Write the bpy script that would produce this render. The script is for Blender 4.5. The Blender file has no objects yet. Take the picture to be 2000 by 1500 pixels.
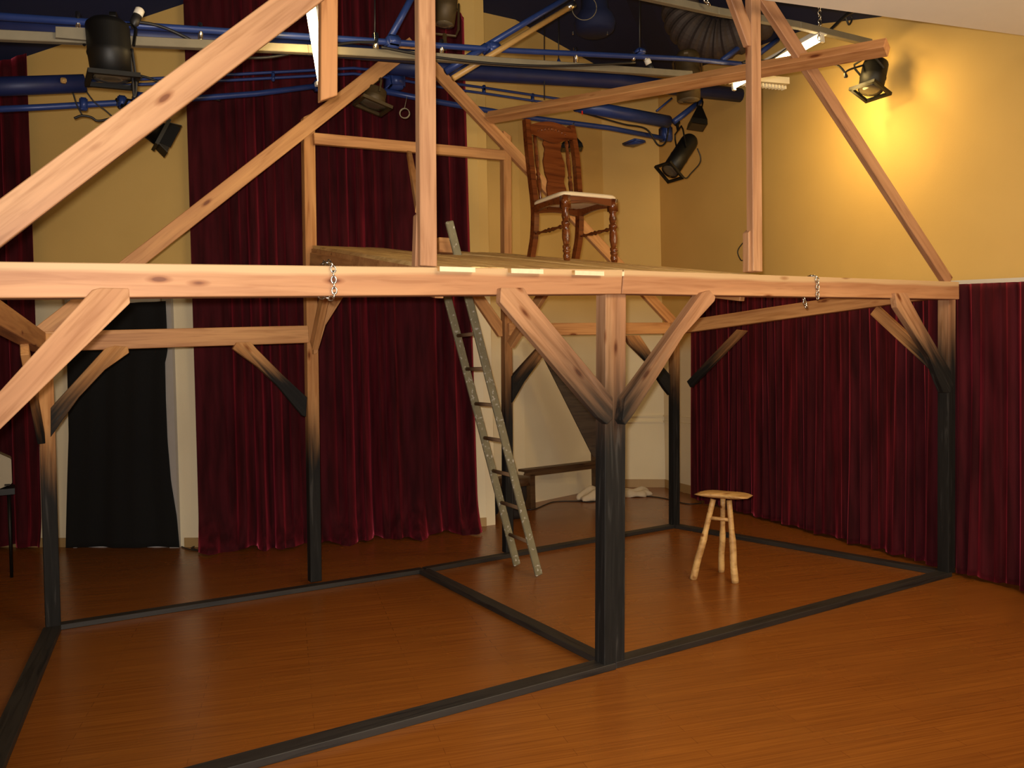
import bpy, bmesh, math, random
import numpy as np
from mathutils import Vector, Matrix
random.seed(7)
S = bpy.context.scene
COL = S.collection
# ---------------------------------------------------------------- camera
YAW, PITCH, ROLL, FPX = .544, -.021, -.023, 1600.
CAMP = Vector((-3.082, -3.957, 1.863))
_f = Vector((math.sin(YAW)*math.cos(PITCH), math.cos(YAW)*math.cos(PITCH), math.sin(PITCH)))
_r0 = Vector((math.cos(YAW), -math.sin(YAW), 0)); _u0 = _r0.cross(_f)
RT = math.cos(ROLL)*_r0 + math.sin(ROLL)*_u0
UP = -math.sin(ROLL)*_r0 + math.cos(ROLL)*_u0
FW = _f
cam = bpy.data.cameras.new('camera'); cam.lens = 36*FPX/2000; cam.sensor_width = 36; cam.clip_start = .05; cam.clip_end = 60
camo = bpy.data.objects.new('camera', cam); COL.objects.link(camo)
camo.matrix_world = Matrix((( RT.x, UP.x, -FW.x, CAMP.x), (RT.y, UP.y, -FW.y, CAMP.y), (RT.z, UP.z, -FW.z, CAMP.z), (0, 0, 0, 1)))
S.camera = camo
# ---------------------------------------------------------------- light and exposure
S.view_settings.view_transform = 'Standard'; S.view_settings.look = 'None'
S.view_settings.gamma = 1; S.view_settings.use_curve_mapping = False
S.view_settings.exposure = 0.0
w = bpy.data.worlds.new('world'); S.world = w; w.use_nodes = True
w.node_tree.nodes['Background'].inputs[0].default_value = (.9, .6, .35, 1)
w.node_tree.nodes['Background'].inputs[1].default_value = .02
def light(name, kind, loc, power, color, size=.1, target=None, size_y=None, spot=None, blend=.5):
    l = bpy.data.lights.new(name, kind); l.energy = power; l.color = color
    if kind == 'AREA':
        l.size = size
        if size_y: l.shape = 'RECTANGLE'; l.size_y = size_y
    else: l.shadow_soft_size = size
    if kind == 'SPOT': l.spot_size = spot; l.spot_blend = blend
    o = bpy.data.objects.new(name, l); COL.objects.link(o); o.location = loc
    if target is not None: o.rotation_euler = (Vector(target)-Vector(loc)).to_track_quat('-Z', 'Y').to_euler()
    return o
WARM = (1, .62, .26)
light('camera_flash', 'SPOT', CAMP + UP*.05 - RT*.03, 980, (1, .90, .79), .025, CAMP + FW*5 + UP*.55, spot=math.radians(100), blend=.75)
light('warm_fill', 'AREA', (.2, -4.4, 4.4), 165, (1, .78, .48), 2.0, (-1.2, 5.0, 1.4))  # unseen warm fill, added to brighten the far walls
light('warm_fill', 'AREA', (2.6, -3.4, 3.9), 85, (1, .78, .50), 2.0, (2.9, 5.0, 1.8))  # second added fill, no visible lamp behind it

# ---------------------------------------------------------------- measuring helpers
def ray(u, v):
    return FW + RT*((u-1000)/FPX) - UP*((v-750)/FPX)
def at(u, v, axis, val):
    d = ray(u, v); return CAMP + d*((val-CAMP[axis])/d[axis])
def flo(u, v): return at(u, v, 2, 0)
def onwall(u, v, P, Q, off=0):
    d = ray(u, v); n = Vector((Q[1]-P[1], P[0]-Q[0], 0)); n.normalize()
    if n.dot(CAMP-Vector((P[0], P[1], 0))) < 0: n = -n
    p0 = Vector((P[0], P[1], 0)) + n*off
    return CAMP + d*(((p0-CAMP).dot(n))/d.dot(n))

# ---------------------------------------------------------------- materials
def newmat(name):
    m = bpy.data.materials.new(name); m.use_nodes = True
    return m, m.node_tree.nodes, m.node_tree.links, m.node_tree.nodes['Principled BSDF']
def plain(name, col, rough=.6, metal=0., noise=0., nscale=8, bump=0., emit=None, sheen=0):
    m, N, L, B = newmat(name)
    B.inputs['Roughness'].default_value = rough; B.inputs['Metallic'].default_value = metal
    B.inputs['Base Color'].default_value = (*col, 1)
    if sheen: B.inputs['Sheen Weight'].default_value = sheen
    tc = N.new('ShaderNodeTexCoord'); nz = N.new('ShaderNodeTexNoise'); nz.inputs['Scale'].default_value = nscale
    nz.inputs['Detail'].default_value = 5
    L.new(tc.outputs['Object'], nz.inputs['Vector'])
    if noise:
        mx = N.new('ShaderNodeMix'); mx.data_type = 'RGBA'
        mx.inputs[6].default_value = (*[c*(1-noise) for c in col], 1); mx.inputs[7].default_value = (*[min(1, c*(1+noise)) for c in col], 1)
        L.new(nz.outputs[0], mx.inputs[0]); L.new(mx.outputs[2], B.inputs['Base Color'])
    if bump:
        bp = N.new('ShaderNodeBump'); bp.inputs['Strength'].default_value = bump; bp.inputs['Distance'].default_value = .01
        L.new(nz.outputs[0], bp.inputs['Height']); L.new(bp.outputs[0], B.inputs['Normal'])
    if emit:
        B.inputs['Emission Color'].default_value = (*emit[0], 1); B.inputs['Emission Strength'].default_value = emit[1]
    return m
def ramp(N, pts):
    r = N.new('ShaderNodeValToRGB'); e = r.color_ramp.elements
    while len(e) < len(pts): e.new(.5)
    for k, (p, c) in enumerate(pts): e[k].position = p; e[k].color = (*c, 1)
    return r
def wood(name, light_c, dark_c, char=None, rough=.6, knots=True, char_c=(.011, .0104, .0098), sap=None):
    """sawn timber, long grain on local x; char = heights between which the black stain fades out"""
    m, N, L, B = newmat(name)
    tc = N.new('ShaderNodeTexCoord'); oi = N.new('ShaderNodeObjectInfo')
    off = N.new('ShaderNodeVectorMath'); off.operation = 'MULTIPLY_ADD'
    off.inputs[0].default_value = (0, 0, 0)
    sc = N.new('ShaderNodeMath'); sc.operation = 'MULTIPLY'; sc.inputs[1].default_value = 37.
    L.new(oi.outputs['Random'], sc.inputs[0])
    add = N.new('ShaderNodeVectorMath'); add.operation = 'ADD'
    L.new(tc.outputs['Object'], add.inputs[0]); L.new(sc.outputs[0], add.inputs[1])
    mp = N.new('ShaderNodeMapping'); mp.inputs['Scale'].default_value = (1.1, 16, 16)
    L.new(add.outputs[0], mp.inputs[0])
    nz = N.new('ShaderNodeTexNoise'); nz.inputs['Scale'].default_value = 2.0; nz.inputs['Detail'].default_value = 7; nz.inputs['Distortion'].default_value = .8
    L.new(mp.outputs[0], nz.inputs['Vector'])
    r = ramp(N, [(.30, dark_c), (.52, light_c), (.75, tuple(min(1, c*1.12) for c in light_c))])
    L.new(nz.outputs[0], r.inputs[0])
    # broad tone drift (heartwood and sapwood)
    mp2 = N.new('ShaderNodeMapping'); mp2.inputs['Scale'].default_value = (.35, 5, 5); L.new(add.outputs[0], mp2.inputs[0])
    n2 = N.new('ShaderNodeTexNoise'); n2.inputs['Scale'].default_value = 1.3; L.new(mp2.outputs[0], n2.inputs['Vector'])
    r2 = ramp(N, [(.40, (.84, .76, .70)), (.62, (1.12, 1.12, 1.05))])
    L.new(n2.outputs[0], r2.inputs[0])
    mul = N.new('ShaderNodeMix'); mul.data_type = 'RGBA'; mul.blend_type = 'MULTIPLY'; mul.inputs[0].default_value = 1
    L.new(r.outputs[0], mul.inputs[6]); L.new(r2.outputs[0], mul.inputs[7])
    out = mul.outputs[2]
    if sap is not None:                       # pale sapwood band along the upper edge of the stick
        so = N.new('ShaderNodeSeparateXYZ'); L.new(tc.outputs['Object'], so.inputs[0])
        ns = N.new('ShaderNodeTexNoise'); ns.inputs['Scale'].default_value = 1.1; L.new(tc.outputs['Object'], ns.inputs['Vector'])
        sa = N.new('ShaderNodeMath'); sa.operation = 'MULTIPLY_ADD'; sa.inputs[1].default_value = .05; L.new(ns.outputs[0], sa.inputs[0]); L.new(so.outputs['Y'], sa.inputs[2])
        sr = N.new('ShaderNodeMapRange'); sr.inputs['From Min'].default_value = sap; sr.inputs['From Max'].default_value = sap+.018; L.new(sa.outputs[0], sr.inputs['Value'])
        sm = N.new('ShaderNodeMix'); sm.data_type = 'RGBA'; sm.inputs[7].default_value = (.51, .335, .175, 1)
        L.new(sr.outputs[0], sm.inputs[0]); L.new(out, sm.inputs[6]); out = sm.outputs[2]
    if knots:
        mk = N.new('ShaderNodeMapping'); mk.inputs['Scale'].default_value = (2.6, 8, 8); L.new(add.outputs[0], mk.inputs[0])
        vo = N.new('ShaderNodeTexVoronoi'); vo.inputs['Scale'].default_value = 1.0; L.new(mk.outputs[0], vo.inputs['Vector'])
        rk = ramp(N, [(.07, (.34, .19, .10)), (.10, (.66, .52, .42)), (.17, (1, 1, 1))]); L.new(vo.outputs['Distance'], rk.inputs[0])
        mm = N.new('ShaderNodeMix'); mm.data_type = 'RGBA'; mm.blend_type = 'MULTIPLY'; mm.inputs[0].default_value = 1
        L.new(out, mm.inputs[6]); L.new(rk.outputs[0], mm.inputs[7]); out = mm.outputs[2]
    if char:
        ge = N.new('ShaderNodeNewGeometry'); sp = N.new('ShaderNodeSeparateXYZ'); L.new(ge.outputs['Position'], sp.inputs[0])
        n3 = N.new('ShaderNodeTexNoise'); n3.inputs['Scale'].default_value = 1.6; n3.inputs['Detail'].default_value = 6; L.new(mp.outputs[0], n3.inputs['Vector'])
        ad = N.new('ShaderNodeMath'); ad.operation = 'MULTIPLY_ADD'; ad.inputs[1].default_value = .55
        L.new(n3.outputs[0], ad.inputs[0]); L.new(sp.outputs['Z'], ad.inputs[2])
        mr = N.new('ShaderNodeMapRange'); mr.interpolation_type = 'SMOOTHSTEP'
        mr.inputs['From Min'].default_value = char[0]+.50; mr.inputs['From Max'].default_value = char[1]+.50
        L.new(ad.outputs[0], mr.inputs['Value'])
        rc = ramp(N, [(.38, tuple(c*.55 for c in char_c)), (.60, char_c), (.70, tuple(c*3.0 for c in char_c))]); L.new(nz.outputs[0], rc.inputs[0])
        mc = N.new('ShaderNodeMix'); mc.data_type = 'RGBA'
        L.new(mr.outputs[0], mc.inputs[0]); L.new(rc.outputs[0], mc.inputs[6]); L.new(out, mc.inputs[7]); out = mc.outputs[2]
    L.new(out, B.inputs['Base Color'])
    bp = N.new('ShaderNodeBump'); bp.inputs['Strength'].default_value = .25; bp.inputs['Distance'].default_value = .003
    L.new(nz.outputs[0], bp.inputs['Height']); L.new(bp.outputs[0], B.inputs['Normal'])
    B.inputs['Roughness'].default_value = rough
    if char: B.inputs['Roughness'].default_value = .75; B.inputs['Specular IOR Level'].default_value = .25
    return m
PINE_L, PINE_D = (.43, .238, .130), (.32, .160, .077)
M = {}
M['pine'] = wood('pine', PINE_L, PINE_D)
OR_L, OR_D = (.50, .255, .10), (.37, .165, .055)  # same pine, with the orange of the tube light put into its colour
M['pine_sap'] = wood('pine_sapwood_edge', (.45, .235, .118), (.37, .175, .08), sap=.052)
M['pine_back'] = wood('pine_back', OR_L, OR_D)
def charred(z0, z1, back=True):
    k = 'char_%g_%g_%d' % (z0, z1, back)
    if k not in M: M[k] = wood(k, OR_L if back else PINE_L, OR_D if back else PINE_D, (z0, z1))
    return M[k]
M['sill'] = wood('black_stained_sill', (.022, .020, .019), (.007, .007, .008), None, .55, False)
M['deck'] = wood('deck_pine', (.70, .48, .21), (.46, .27, .09), None, .5, False)
M['deck_end'] = plain('fresh_cut_pine', (.78, .62, .42), .7, noise=.15, nscale=30)
M['black_metal'] = plain('black_metal', (.0045, .004, .0035), .5, .3, .35, 14)
M['olive_metal'] = plain('olive_metal', (.07, .045, .016), .55, .3, .4, 10)
M['blue'] = plain('blue_paint', (.022, .048, .20), .38, .1, .25, 6)
M['blue_duct'] = plain('blue_duct_paint', (.012, .022, .10), .5, .1, .3, 7)
M['strut'] = plain('strut_galvanised', (.20, .175, .12), .55, .1, .2, 12)
M['steel'] = plain('steel', (.62, .60, .56), .25, 1., .1, 20)
M['cable'] = plain('black_cable', (.012, .011, .012), .5)
M['pole'] = plain('varnished_wooden_pole', (.45, .27, .09), .4, 0, .2, 9)
M['flex'] = plain('flexible_duct_skin', (.045, .032, .028), .7, 0, .3, 12)
M['glass_warm'] = plain('lamp_lens', (.10, .08, .05), .15, 0)
M['tube'] = plain('fluorescent_tube', (1, 1, 1), .4, emit=((1, .72, .34), 22))
M['white'] = plain('white_enamel', (.74, .70, .60), .4, 0, .05)
M['door_white'] = plain('glossy_white_paint', (.72, .71, .72), .2)
M['grey_frame'] = plain('grey_door_frame', (.42, .39, .36), .5, 0, .08)
M['cloth_black'] = plain('black_cloth', (.0012, .0012, .0014), .95, 0, .3, 4)
M['cream_cloth'] = plain('cream_cloth', (.62, .52, .38), .9, 0, .15, 12, .4)
M['beige_box'] = plain('beige_plastic', (.36, .30, .19), .5, 0, .06)
M['rubber'] = plain('dark_rubber', (.02, .015, .012), .8, 0, .3)
M['bench'] = wood('dark_bench_wood', (.085, .045, .02), (.045, .022, .01), None, .5, False)
M['plank'] = wood('dark_plank_wood', (.065, .045, .032), (.035, .024, .018), None, .8, False)
M['stool'] = wood('pale_peeled_wood', (.58, .37, .15), (.42, .24, .08), None, .5, True)
M['chair'] = wood('dark_mahogany', (.14, .038, .009), (.06, .014, .004), None, .22, False)
M['seat'] = plain('cream_seat_fabric', (.78, .64, .42), .85, 0, .06, 40, .2)
M['rung'] = plain('worn_brown_wood', (.20, .125, .07), .6, 0, .3, 10)
M['ladder'] = plain('paint_spattered_wood', (.19, .17, .10), .6, 0, .3, 10)
# spatters on the ladder
def spatter(m):
    N, L = m.node_tree.nodes, m.node_tree.links; B = N['Principled BSDF']
    tc = N.new('ShaderNodeTexCoord'); nz = N.new('ShaderNodeTexNoise'); nz.inputs['Scale'].default_value = 34; nz.inputs['Detail'].default_value = 8
    L.new(tc.outputs['Object'], nz.inputs['Vector']); r = ramp(N, [(.60, (0, 0, 0)), (.68, (.8, .8, .8))]); L.new(nz.outputs[0], r.inputs[0])
    src = B.inputs['Base Color'].links[0].from_socket
    mx = N.new('ShaderNodeMix'); mx.data_type = 'RGBA'; mx.inputs[7].default_value = (.55, .53, .47, 1)
    L.new(r.outputs[0], mx.inputs[0]); L.new(src, mx.inputs[6]); L.new(mx.outputs[2], B.inputs['Base Color'])
spatter(M['ladder'])
def velvet(name, col, folds):
    m, N, L, B = newmat(name)
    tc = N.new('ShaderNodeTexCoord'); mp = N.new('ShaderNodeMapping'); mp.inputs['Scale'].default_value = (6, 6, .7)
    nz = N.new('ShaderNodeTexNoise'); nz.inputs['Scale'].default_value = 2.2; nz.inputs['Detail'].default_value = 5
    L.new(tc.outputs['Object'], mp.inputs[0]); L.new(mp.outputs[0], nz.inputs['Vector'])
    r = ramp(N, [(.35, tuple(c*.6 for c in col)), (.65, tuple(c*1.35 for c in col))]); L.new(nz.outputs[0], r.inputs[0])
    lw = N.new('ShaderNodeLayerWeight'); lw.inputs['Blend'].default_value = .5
    r2 = ramp(N, [(.18, (.55, .55, .55)), (.50, (1.3, 1.2, 1.3)), (.85, (4.6, 4.2, 4.8))]); L.new(lw.outputs['Facing'], r2.inputs[0])  # bright fold edges put into the base colour by facing angle
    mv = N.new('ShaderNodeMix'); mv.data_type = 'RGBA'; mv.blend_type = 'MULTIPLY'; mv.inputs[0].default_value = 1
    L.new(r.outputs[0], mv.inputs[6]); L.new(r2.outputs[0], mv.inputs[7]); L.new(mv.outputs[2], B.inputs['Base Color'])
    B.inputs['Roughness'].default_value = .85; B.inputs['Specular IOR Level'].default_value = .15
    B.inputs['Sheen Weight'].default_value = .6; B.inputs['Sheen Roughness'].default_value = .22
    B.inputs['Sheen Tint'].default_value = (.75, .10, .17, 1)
    return m
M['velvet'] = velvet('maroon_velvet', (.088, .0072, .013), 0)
def wall_paint(name, split, soft=.02):
    m, N, L, B = newmat(name)
    ge = N.new('ShaderNodeNewGeometry'); sp = N.new('ShaderNodeSeparateXYZ'); L.new(ge.outputs['Position'], sp.inputs[0])
    mr = N.new('ShaderNodeMapRange'); mr.inputs['From Min'].default_value = split; mr.inputs['From Max'].default_value = split+soft
    L.new(sp.outputs['Z'], mr.inputs['Value'])
    nz = N.new('ShaderNodeTexNoise'); nz.inputs['Scale'].default_value = 1.2; nz.inputs['Detail'].default_value = 3
    L.new(ge.outputs['Position'], nz.inputs['Vector'])
    mx = N.new('ShaderNodeMix'); mx.data_type = 'RGBA'
    mx.inputs[6].default_value = (.86, .75, .52, 1); mx.inputs[7].default_value = (.76, .51, .165, 1)
    L.new(mr.outputs[0], mx.inputs[0])
    r = ramp(N, [(.35, (.95, .94, .92)), (.65, (1, 1, 1))]); L.new(nz.outputs[0], r.inputs[0])
    mu = N.new('ShaderNodeMix'); mu.data_type = 'RGBA'; mu.blend_type = 'MULTIPLY'; mu.inputs[0].default_value = 1
    L.new(mx.outputs[2], mu.inputs[6]); L.new(r.outputs[0], mu.inputs[7]); L.new(mu.outputs[2], B.inputs['Base Color'])
    B.inputs['Roughness'].default_value = .75
    n2 = N.new('ShaderNodeTexNoise'); n2.inputs['Scale'].default_value = 60; L.new(ge.outputs['Position'], n2.inputs['Vector'])
    bp = N.new('ShaderNodeBump'); bp.inputs['Strength'].default_value = .15; bp.inputs['Distance'].default_value = .004
    L.new(n2.outputs[0], bp.inputs['Height']); L.new(bp.outputs[0], B.inputs['Normal'])
    return m
M['wall'] = wall_paint('two_tone_wall_paint', 2.7)
M['wall_soft'] = wall_paint('alcove_wall_paint', 2.0, .9)
M['wall_mustard'] = wall_paint('mustard_wall_paint', 2.0, .25)
M['navy'] = plain('navy_ceiling_paint', (.006, .012, .055), .8, 0, .2, 2)
M['soffit'] = plain('white_soffit_paint', (.80, .77, .68), .8, 0, .03)
M['base'] = plain('tan_baseboard', (.42, .27, .11), .5, 0, .08)
def floor_mat():
    m, N, L, B = newmat('reddish_wood_floor')
    ge = N.new('ShaderNodeNewGeometry')
    mp = N.new('ShaderNodeMapping'); mp.vector_type = 'POINT'; mp.inputs['Rotation'].default_value = (0, 0, math.atan2(.37, 1.32))
    L.new(ge.outputs['Position'], mp.inputs[0])
    br = N.new('ShaderNodeTexBrick'); br.inputs['Scale'].default_value = 1; br.inputs['Brick Width'].default_value = 1.2; br.inputs['Row Height'].default_value = .07
    br.inputs['Mortar Size'].default_value = .0012; br.inputs['Bias'].default_value = 0
    br.inputs['Color1'].default_value = (.26, .084, .012, 1); br.inputs['Color2'].default_value = (.235, .074, .011, 1); br.inputs['Mortar'].default_value = (.14, .040, .007, 1)
    L.new(mp.outputs[0], br.inputs['Vector'])
    m2 = N.new('ShaderNodeMapping'); m2.inputs['Scale'].default_value = (1.6, 55, 1); L.new(mp.outputs[0], m2.inputs[0])
    nz = N.new('ShaderNodeTexNoise'); nz.inputs['Scale'].default_value = 1.2; nz.inputs['Detail'].default_value = 7; L.new(m2.outputs[0], nz.inputs['Vector'])
    r = ramp(N, [(.3, (.80, .77, .74)), (.7, (1.12, 1.14, 1.14))]); L.new(nz.outputs[0], r.inputs[0])
    mu = N.new('ShaderNodeMix'); mu.data_type = 'RGBA'; mu.blend_type = 'MULTIPLY'; mu.inputs[0].default_value = 1
    L.new(br.outputs['Color'], mu.inputs[6]); L.new(r.outputs[0], mu.inputs[7])
    L.new(mu.outputs[2], B.inputs['Base Color']); B.inputs['Specular IOR Level'].default_value = .38
    n3 = N.new('ShaderNodeTexNoise'); n3.inputs['Scale'].default_value = .9; n3.inputs['Detail'].default_value = 4; L.new(ge.outputs['Position'], n3.inputs['Vector'])
    mr = N.new('ShaderNodeMapRange'); mr.inputs['To Min'].default_value = .20; mr.inputs['To Max'].default_value = .34
    L.new(n3.outputs[0], mr.inputs['Value']); L.new(mr.outputs[0], B.inputs['Roughness'])
    return m
M['floor'] = floor_mat()

# ---------------------------------------------------------------- mesh helpers
def link(name, me, mat, parent=None, mw=None, smooth=False):
    if smooth:
        for p in me.polygons: p.use_smooth = True
    o = bpy.data.objects.new(name, me); COL.objects.link(o)
    for m_ in (mat if isinstance(mat, (list, tuple)) else [mat]): me.materials.append(M[m_] if isinstance(m_, str) else m_)
    if parent is not None: o.parent = parent
    if mw is not None:
        if parent is not None: o.matrix_parent_inverse = parent_world(parent).inverted()
        o.matrix_basis = mw
    return o
def parent_world(p):
    m_ = p.matrix_basis.copy()
    while p.parent is not None:
        m_ = p.parent.matrix_basis @ p.matrix_parent_inverse @ m_ if False else (p.parent.matrix_basis @ (p.matrix_parent_inverse @ m_))
        p = p.parent
    return m_
def finish(bm, name, mat, parent=None, mw=None, smooth=False):
    bmesh.ops.recalc_face_normals(bm, faces=bm.faces)
    me = bpy.data.meshes.new(name); bm.to_mesh(me); bm.free()
    return link(name, me, mat, parent, mw, smooth)
def tag(o, label, cat, group=None, kind=None):
    if label: o['label'] = label
    if cat: o['category'] = cat
    if group: o['group'] = group
    if kind: o['kind'] = kind
    return o
def thing(name, loc, label, cat, group=None):
    o = bpy.data.objects.new(name, None); COL.objects.link(o); o.location = loc; o.empty_display_size = .1
    bpy.context.view_layer.update()
    return tag(o, label, cat, group)
def world_mesh_child(o): return o
def add_box(bm, c, ax, ay, az):
    """box with centre c and half-axis vectors"""
    c = Vector(c); vs = []
    for sx in (-1, 1):
        for sy in (-1, 1):
            for sz in (-1, 1): vs.append(bm.verts.new(c+ax*sx+ay*sy+az*sz))
    F = [(0,1,3,2),(4,6,7,5),(0,4,5,1),(2,3,7,6),(0,2,6,4),(1,5,7,3)]
    fs = [bm.faces.new([vs[i] for i in f]) for f in F]
    return vs, fs
def add_tube(bm, pts, r, n=10, cap=True):
    pts = [Vector(p) for p in pts]; rs = r if isinstance(r, (list, tuple)) else [r]*len(pts)
    ref = Vector((0, 0, 1)); rings = []
    for i, p in enumerate(pts):
        d = (pts[min(i+1, len(pts)-1)]-pts[max(i-1, 0)]); d.normalize()
        if i == 0:
            a = d.cross(ref)
            if a.length < .1: a = d.cross(Vector((1, 0, 0)))
            a.normalize()
        else:
            a = a-d*a.dot(d); a.normalize()
        b = d.cross(a)
        rings.append([bm.verts.new(p+(a*math.cos(2*math.pi*k/n)+b*math.sin(2*math.pi*k/n))*rs[i]) for k in range(n)])
    for i in range(len(rings)-1):
        for k in range(n):
            bm.faces.new((rings[i][k], rings[i][(k+1) % n], rings[i+1][(k+1) % n], rings[i+1][k]))
    if cap: bm.faces.new(rings[0][::-1]); bm.faces.new(rings[-1])
def spline(pts, n=8):
    P = [Vector(p) for p in pts]; P = [P[0]*2-P[1]]+P+[P[-1]*2-P[-2]]; out = []
    for i in range(1, len(P)-2):
        for k in range(n):
            t = k/n; a, b, c, d = P[i-1:i+3]
            out.append(.5*((2*b)+(c-a)*t+(2*a-5*b+4*c-d)*t*t+(3*b-a-3*c+d)*t**3))
    out.append(P[-2]); return out
def frame_of(d, up=Vector((0, 0, 1))):
    d = d.normalized(); s = up.cross(d)
    if s.length < .05: s = Vector((1, 0, 0)).cross(d)
    s.normalize(); return d, s, d.cross(s)
def add_lathe(bm, p0, d, prof, n=20, cap=True):
    """prof: (distance along d, radius)"""
    pts = [Vector(p0)+d.normalized()*a for a, _ in prof]
    d_, s, t = frame_of(d); rings = []
    for (a, r) in prof:
        c = Vector(p0)+d_*a
        rings.append([bm.verts.new(c+(s*math.cos(2*math.pi*k/n)+t*math.sin(2*math.pi*k/n))*max(r, 1e-4)) for k in range(n)])
    for i in range(len(rings)-1):
        for k in range(n): bm.faces.new((rings[i][k], rings[i][(k+1) % n], rings[i+1][(k+1) % n], rings[i+1][k]))
    if cap: bm.faces.new(rings[0][::-1]); bm.faces.new(rings[-1])
def add_poly_prism(bm, pts, ext):
    """closed polygon of 3-D points extruded by vector ext"""
    a = [bm.verts.new(Vector(p)) for p in pts]; b = [bm.verts.new(Vector(p)+ext) for p in pts]
    bm.faces.new(a); bm.faces.new(b[::-1]); n = len(a)
    for i in range(n): bm.faces.new((a[i], b[i], b[(i+1) % n], a[(i+1) % n]))
def timber(name, P0, P1, h, t, nrm, mat, parent, c0=0., c1=0., bev=.004, h1=None, cope0=None, cope1=None):
    """a stick from P0 to P1: face height h seen along nrm, thickness t along nrm; c0/c1 skew the cut ends"""
    P0 = Vector(P0); P1 = Vector(P1); x = (P1-P0); Ln = x.length; x.normalize()
    z = Vector(nrm); z = z-x*z.dot(x); z.normalize(); y = z.cross(x)
    h1 = h if h1 is None else h1
    bm = bmesh.new(); vs = []
    for s, (xx, c, hh) in enumerate(((0, c0, h), (Ln, c1, h1))):
        for sy in (-1, 1):
            for sz in (-1, 1): vs.append(bm.verts.new((xx+c*sy*hh/2, sy*hh/2, sz*t/2)))
    for f in [(0,1,3,2),(4,6,7,5),(0,4,5,1),(2,3,7,6),(0,2,6,4),(1,5,7,3)]: bm.faces.new([vs[i] for i in f])
    if bev: bmesh.ops.bevel(bm, geom=bm.edges[:], offset=bev, segments=1, affect='EDGES')
    mw = Matrix(((x.x, y.x, z.x, P0.x), (x.y, y.y, z.y, P0.y), (x.z, y.z, z.z, P0.z), (0, 0, 0, 1)))
    return finish(bm, name, mat, parent, mw)

# ================================================================ THE ROOM
def v2(p): return Vector((p[0], p[1], 0))
A0 = v2(flo(130, 1068)); A1 = v2(flo(400, 1068)); A2 = v2(flo(950, 1027))
Aleft = A0 + (A0-A1).normalized()*3.0
B1w = v2(flo(1028, 985)); B2w = v2(flo(1119, 969.6)); BC = v2(flo(1190, 951))
B0w = B1w + (B1w-B2w).normalized()*1.15
CDw = v2(flo(1303, 965)); D1w = v2(flo(1356, 977)); D2w = v2(flo(2000, 1155))
Ddir = (D2w-D1w).normalized(); Dn = Vector((-Ddir.y, Ddir.x, 0))
if Dn.dot(CAMP-D1w) < 0: Dn = -Dn
D1b = D1w - Dn*.24; D2b = D2w - Dn*.24           # wall plane behind the curtain
CDw = v2(onwall(1300, 962, D1b, D2b))
Dend = D2b + Ddir*3.2
def wall(name, pts_bottom, tops, mat='wall', thick=.12):
    """vertical wall along a run of floor points; tops are the heights above each point"""
    bm = bmesh.new(); n = len(pts_bottom); front = []; back = []
    for p, z in zip(pts_bottom, tops):
        front.append((bm.verts.new((p.x, p.y, 0)), bm.verts.new((p.x, p.y, z))))
    outn = []
    for i, p in enumerate(pts_bottom):
        a = pts_bottom[max(i-1, 0)]; b = pts_bottom[min(i+1, n-1)]; d = (b-a).normalized(); nn = Vector((-d.y, d.x, 0))
        if nn.dot(p-CAMP) < 0: nn = -nn
        back.append((bm.verts.new((p.x+nn.x*thick, p.y+nn.y*thick, 0)), bm.verts.new((p.x+nn.x*thick, p.y+nn.y*thick, tops[i]))))
    for L_ in (front, back):
        for i in range(n-1): bm.faces.new((L_[i][0], L_[i+1][0], L_[i+1][1], L_[i][1]))
    for i in range(n-1):
        bm.faces.new((front[i][1], front[i+1][1], back[i+1][1], back[i][1]))
        bm.faces.new((front[i][0], back[i][0], back[i+1][0], front[i+1][0]))
    for i in (0, n-1): bm.faces.new((front[i][0], front[i][1], back[i][1], back[i][0]))
    return tag(finish(bm, name, mat), None, None, kind='structure')
zA0 = onwall(70, 103, A0, A1); zA1 = onwall(370, 3, A0, A1); slopeA = (zA1.z-zA0.z)/((zA1-zA0).to_2d().length)
def distA(p): return (v2(p)-v2(zA0)).to_2d().length*(1 if (v2(p)-v2(zA0)).dot(A1-A0) > 0 else -1)
hA = lambda p: zA0.z+slopeA*distA(p)
Apk = A1.lerp(A2, .45)
zA2 = 6.15
def ray_h(u, v, p):     # height of pixel (u,v) on the vertical line nearest above floor point p
    d = ray(u, v); t = ((p-CAMP).to_2d().length)/d.to_2d().length; return CAMP.z+d.z*t
doorL, doorR = A0.lerp(A1, .0), A0.lerp(A1, .78)
pk_h = 7.0
wall('wall_back', [Aleft, A0, A1, Apk, A2], [hA(Aleft), hA(A0), hA(A1), pk_h, zA2])
wall('wall_return', [A2, B0w], [zA2, 6.4])
hBC = ray_h(1190, 130, BC); 
wall('wall_alcove', [B0w, B1w, BC], [6.45, 6.5, hBC], 'wall_soft')
zD = lambda u, v: onwall(u, v, D1b, D2b)
hCD = ray_h(1303, 142, CDw)
wall('wall_corner', [BC, CDw], [hBC, hCD], 'wall_soft')
q1, q2, q3 = zD(1335, 141), zD(1607, 45), zD(1720, 32)
wall('wall_right', [CDw, v2(q1), v2(q2), v2(q3), Dend], [hCD, q1.z, q2.z, q3.z, q3.z-.9], 'wall_mustard')
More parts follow.
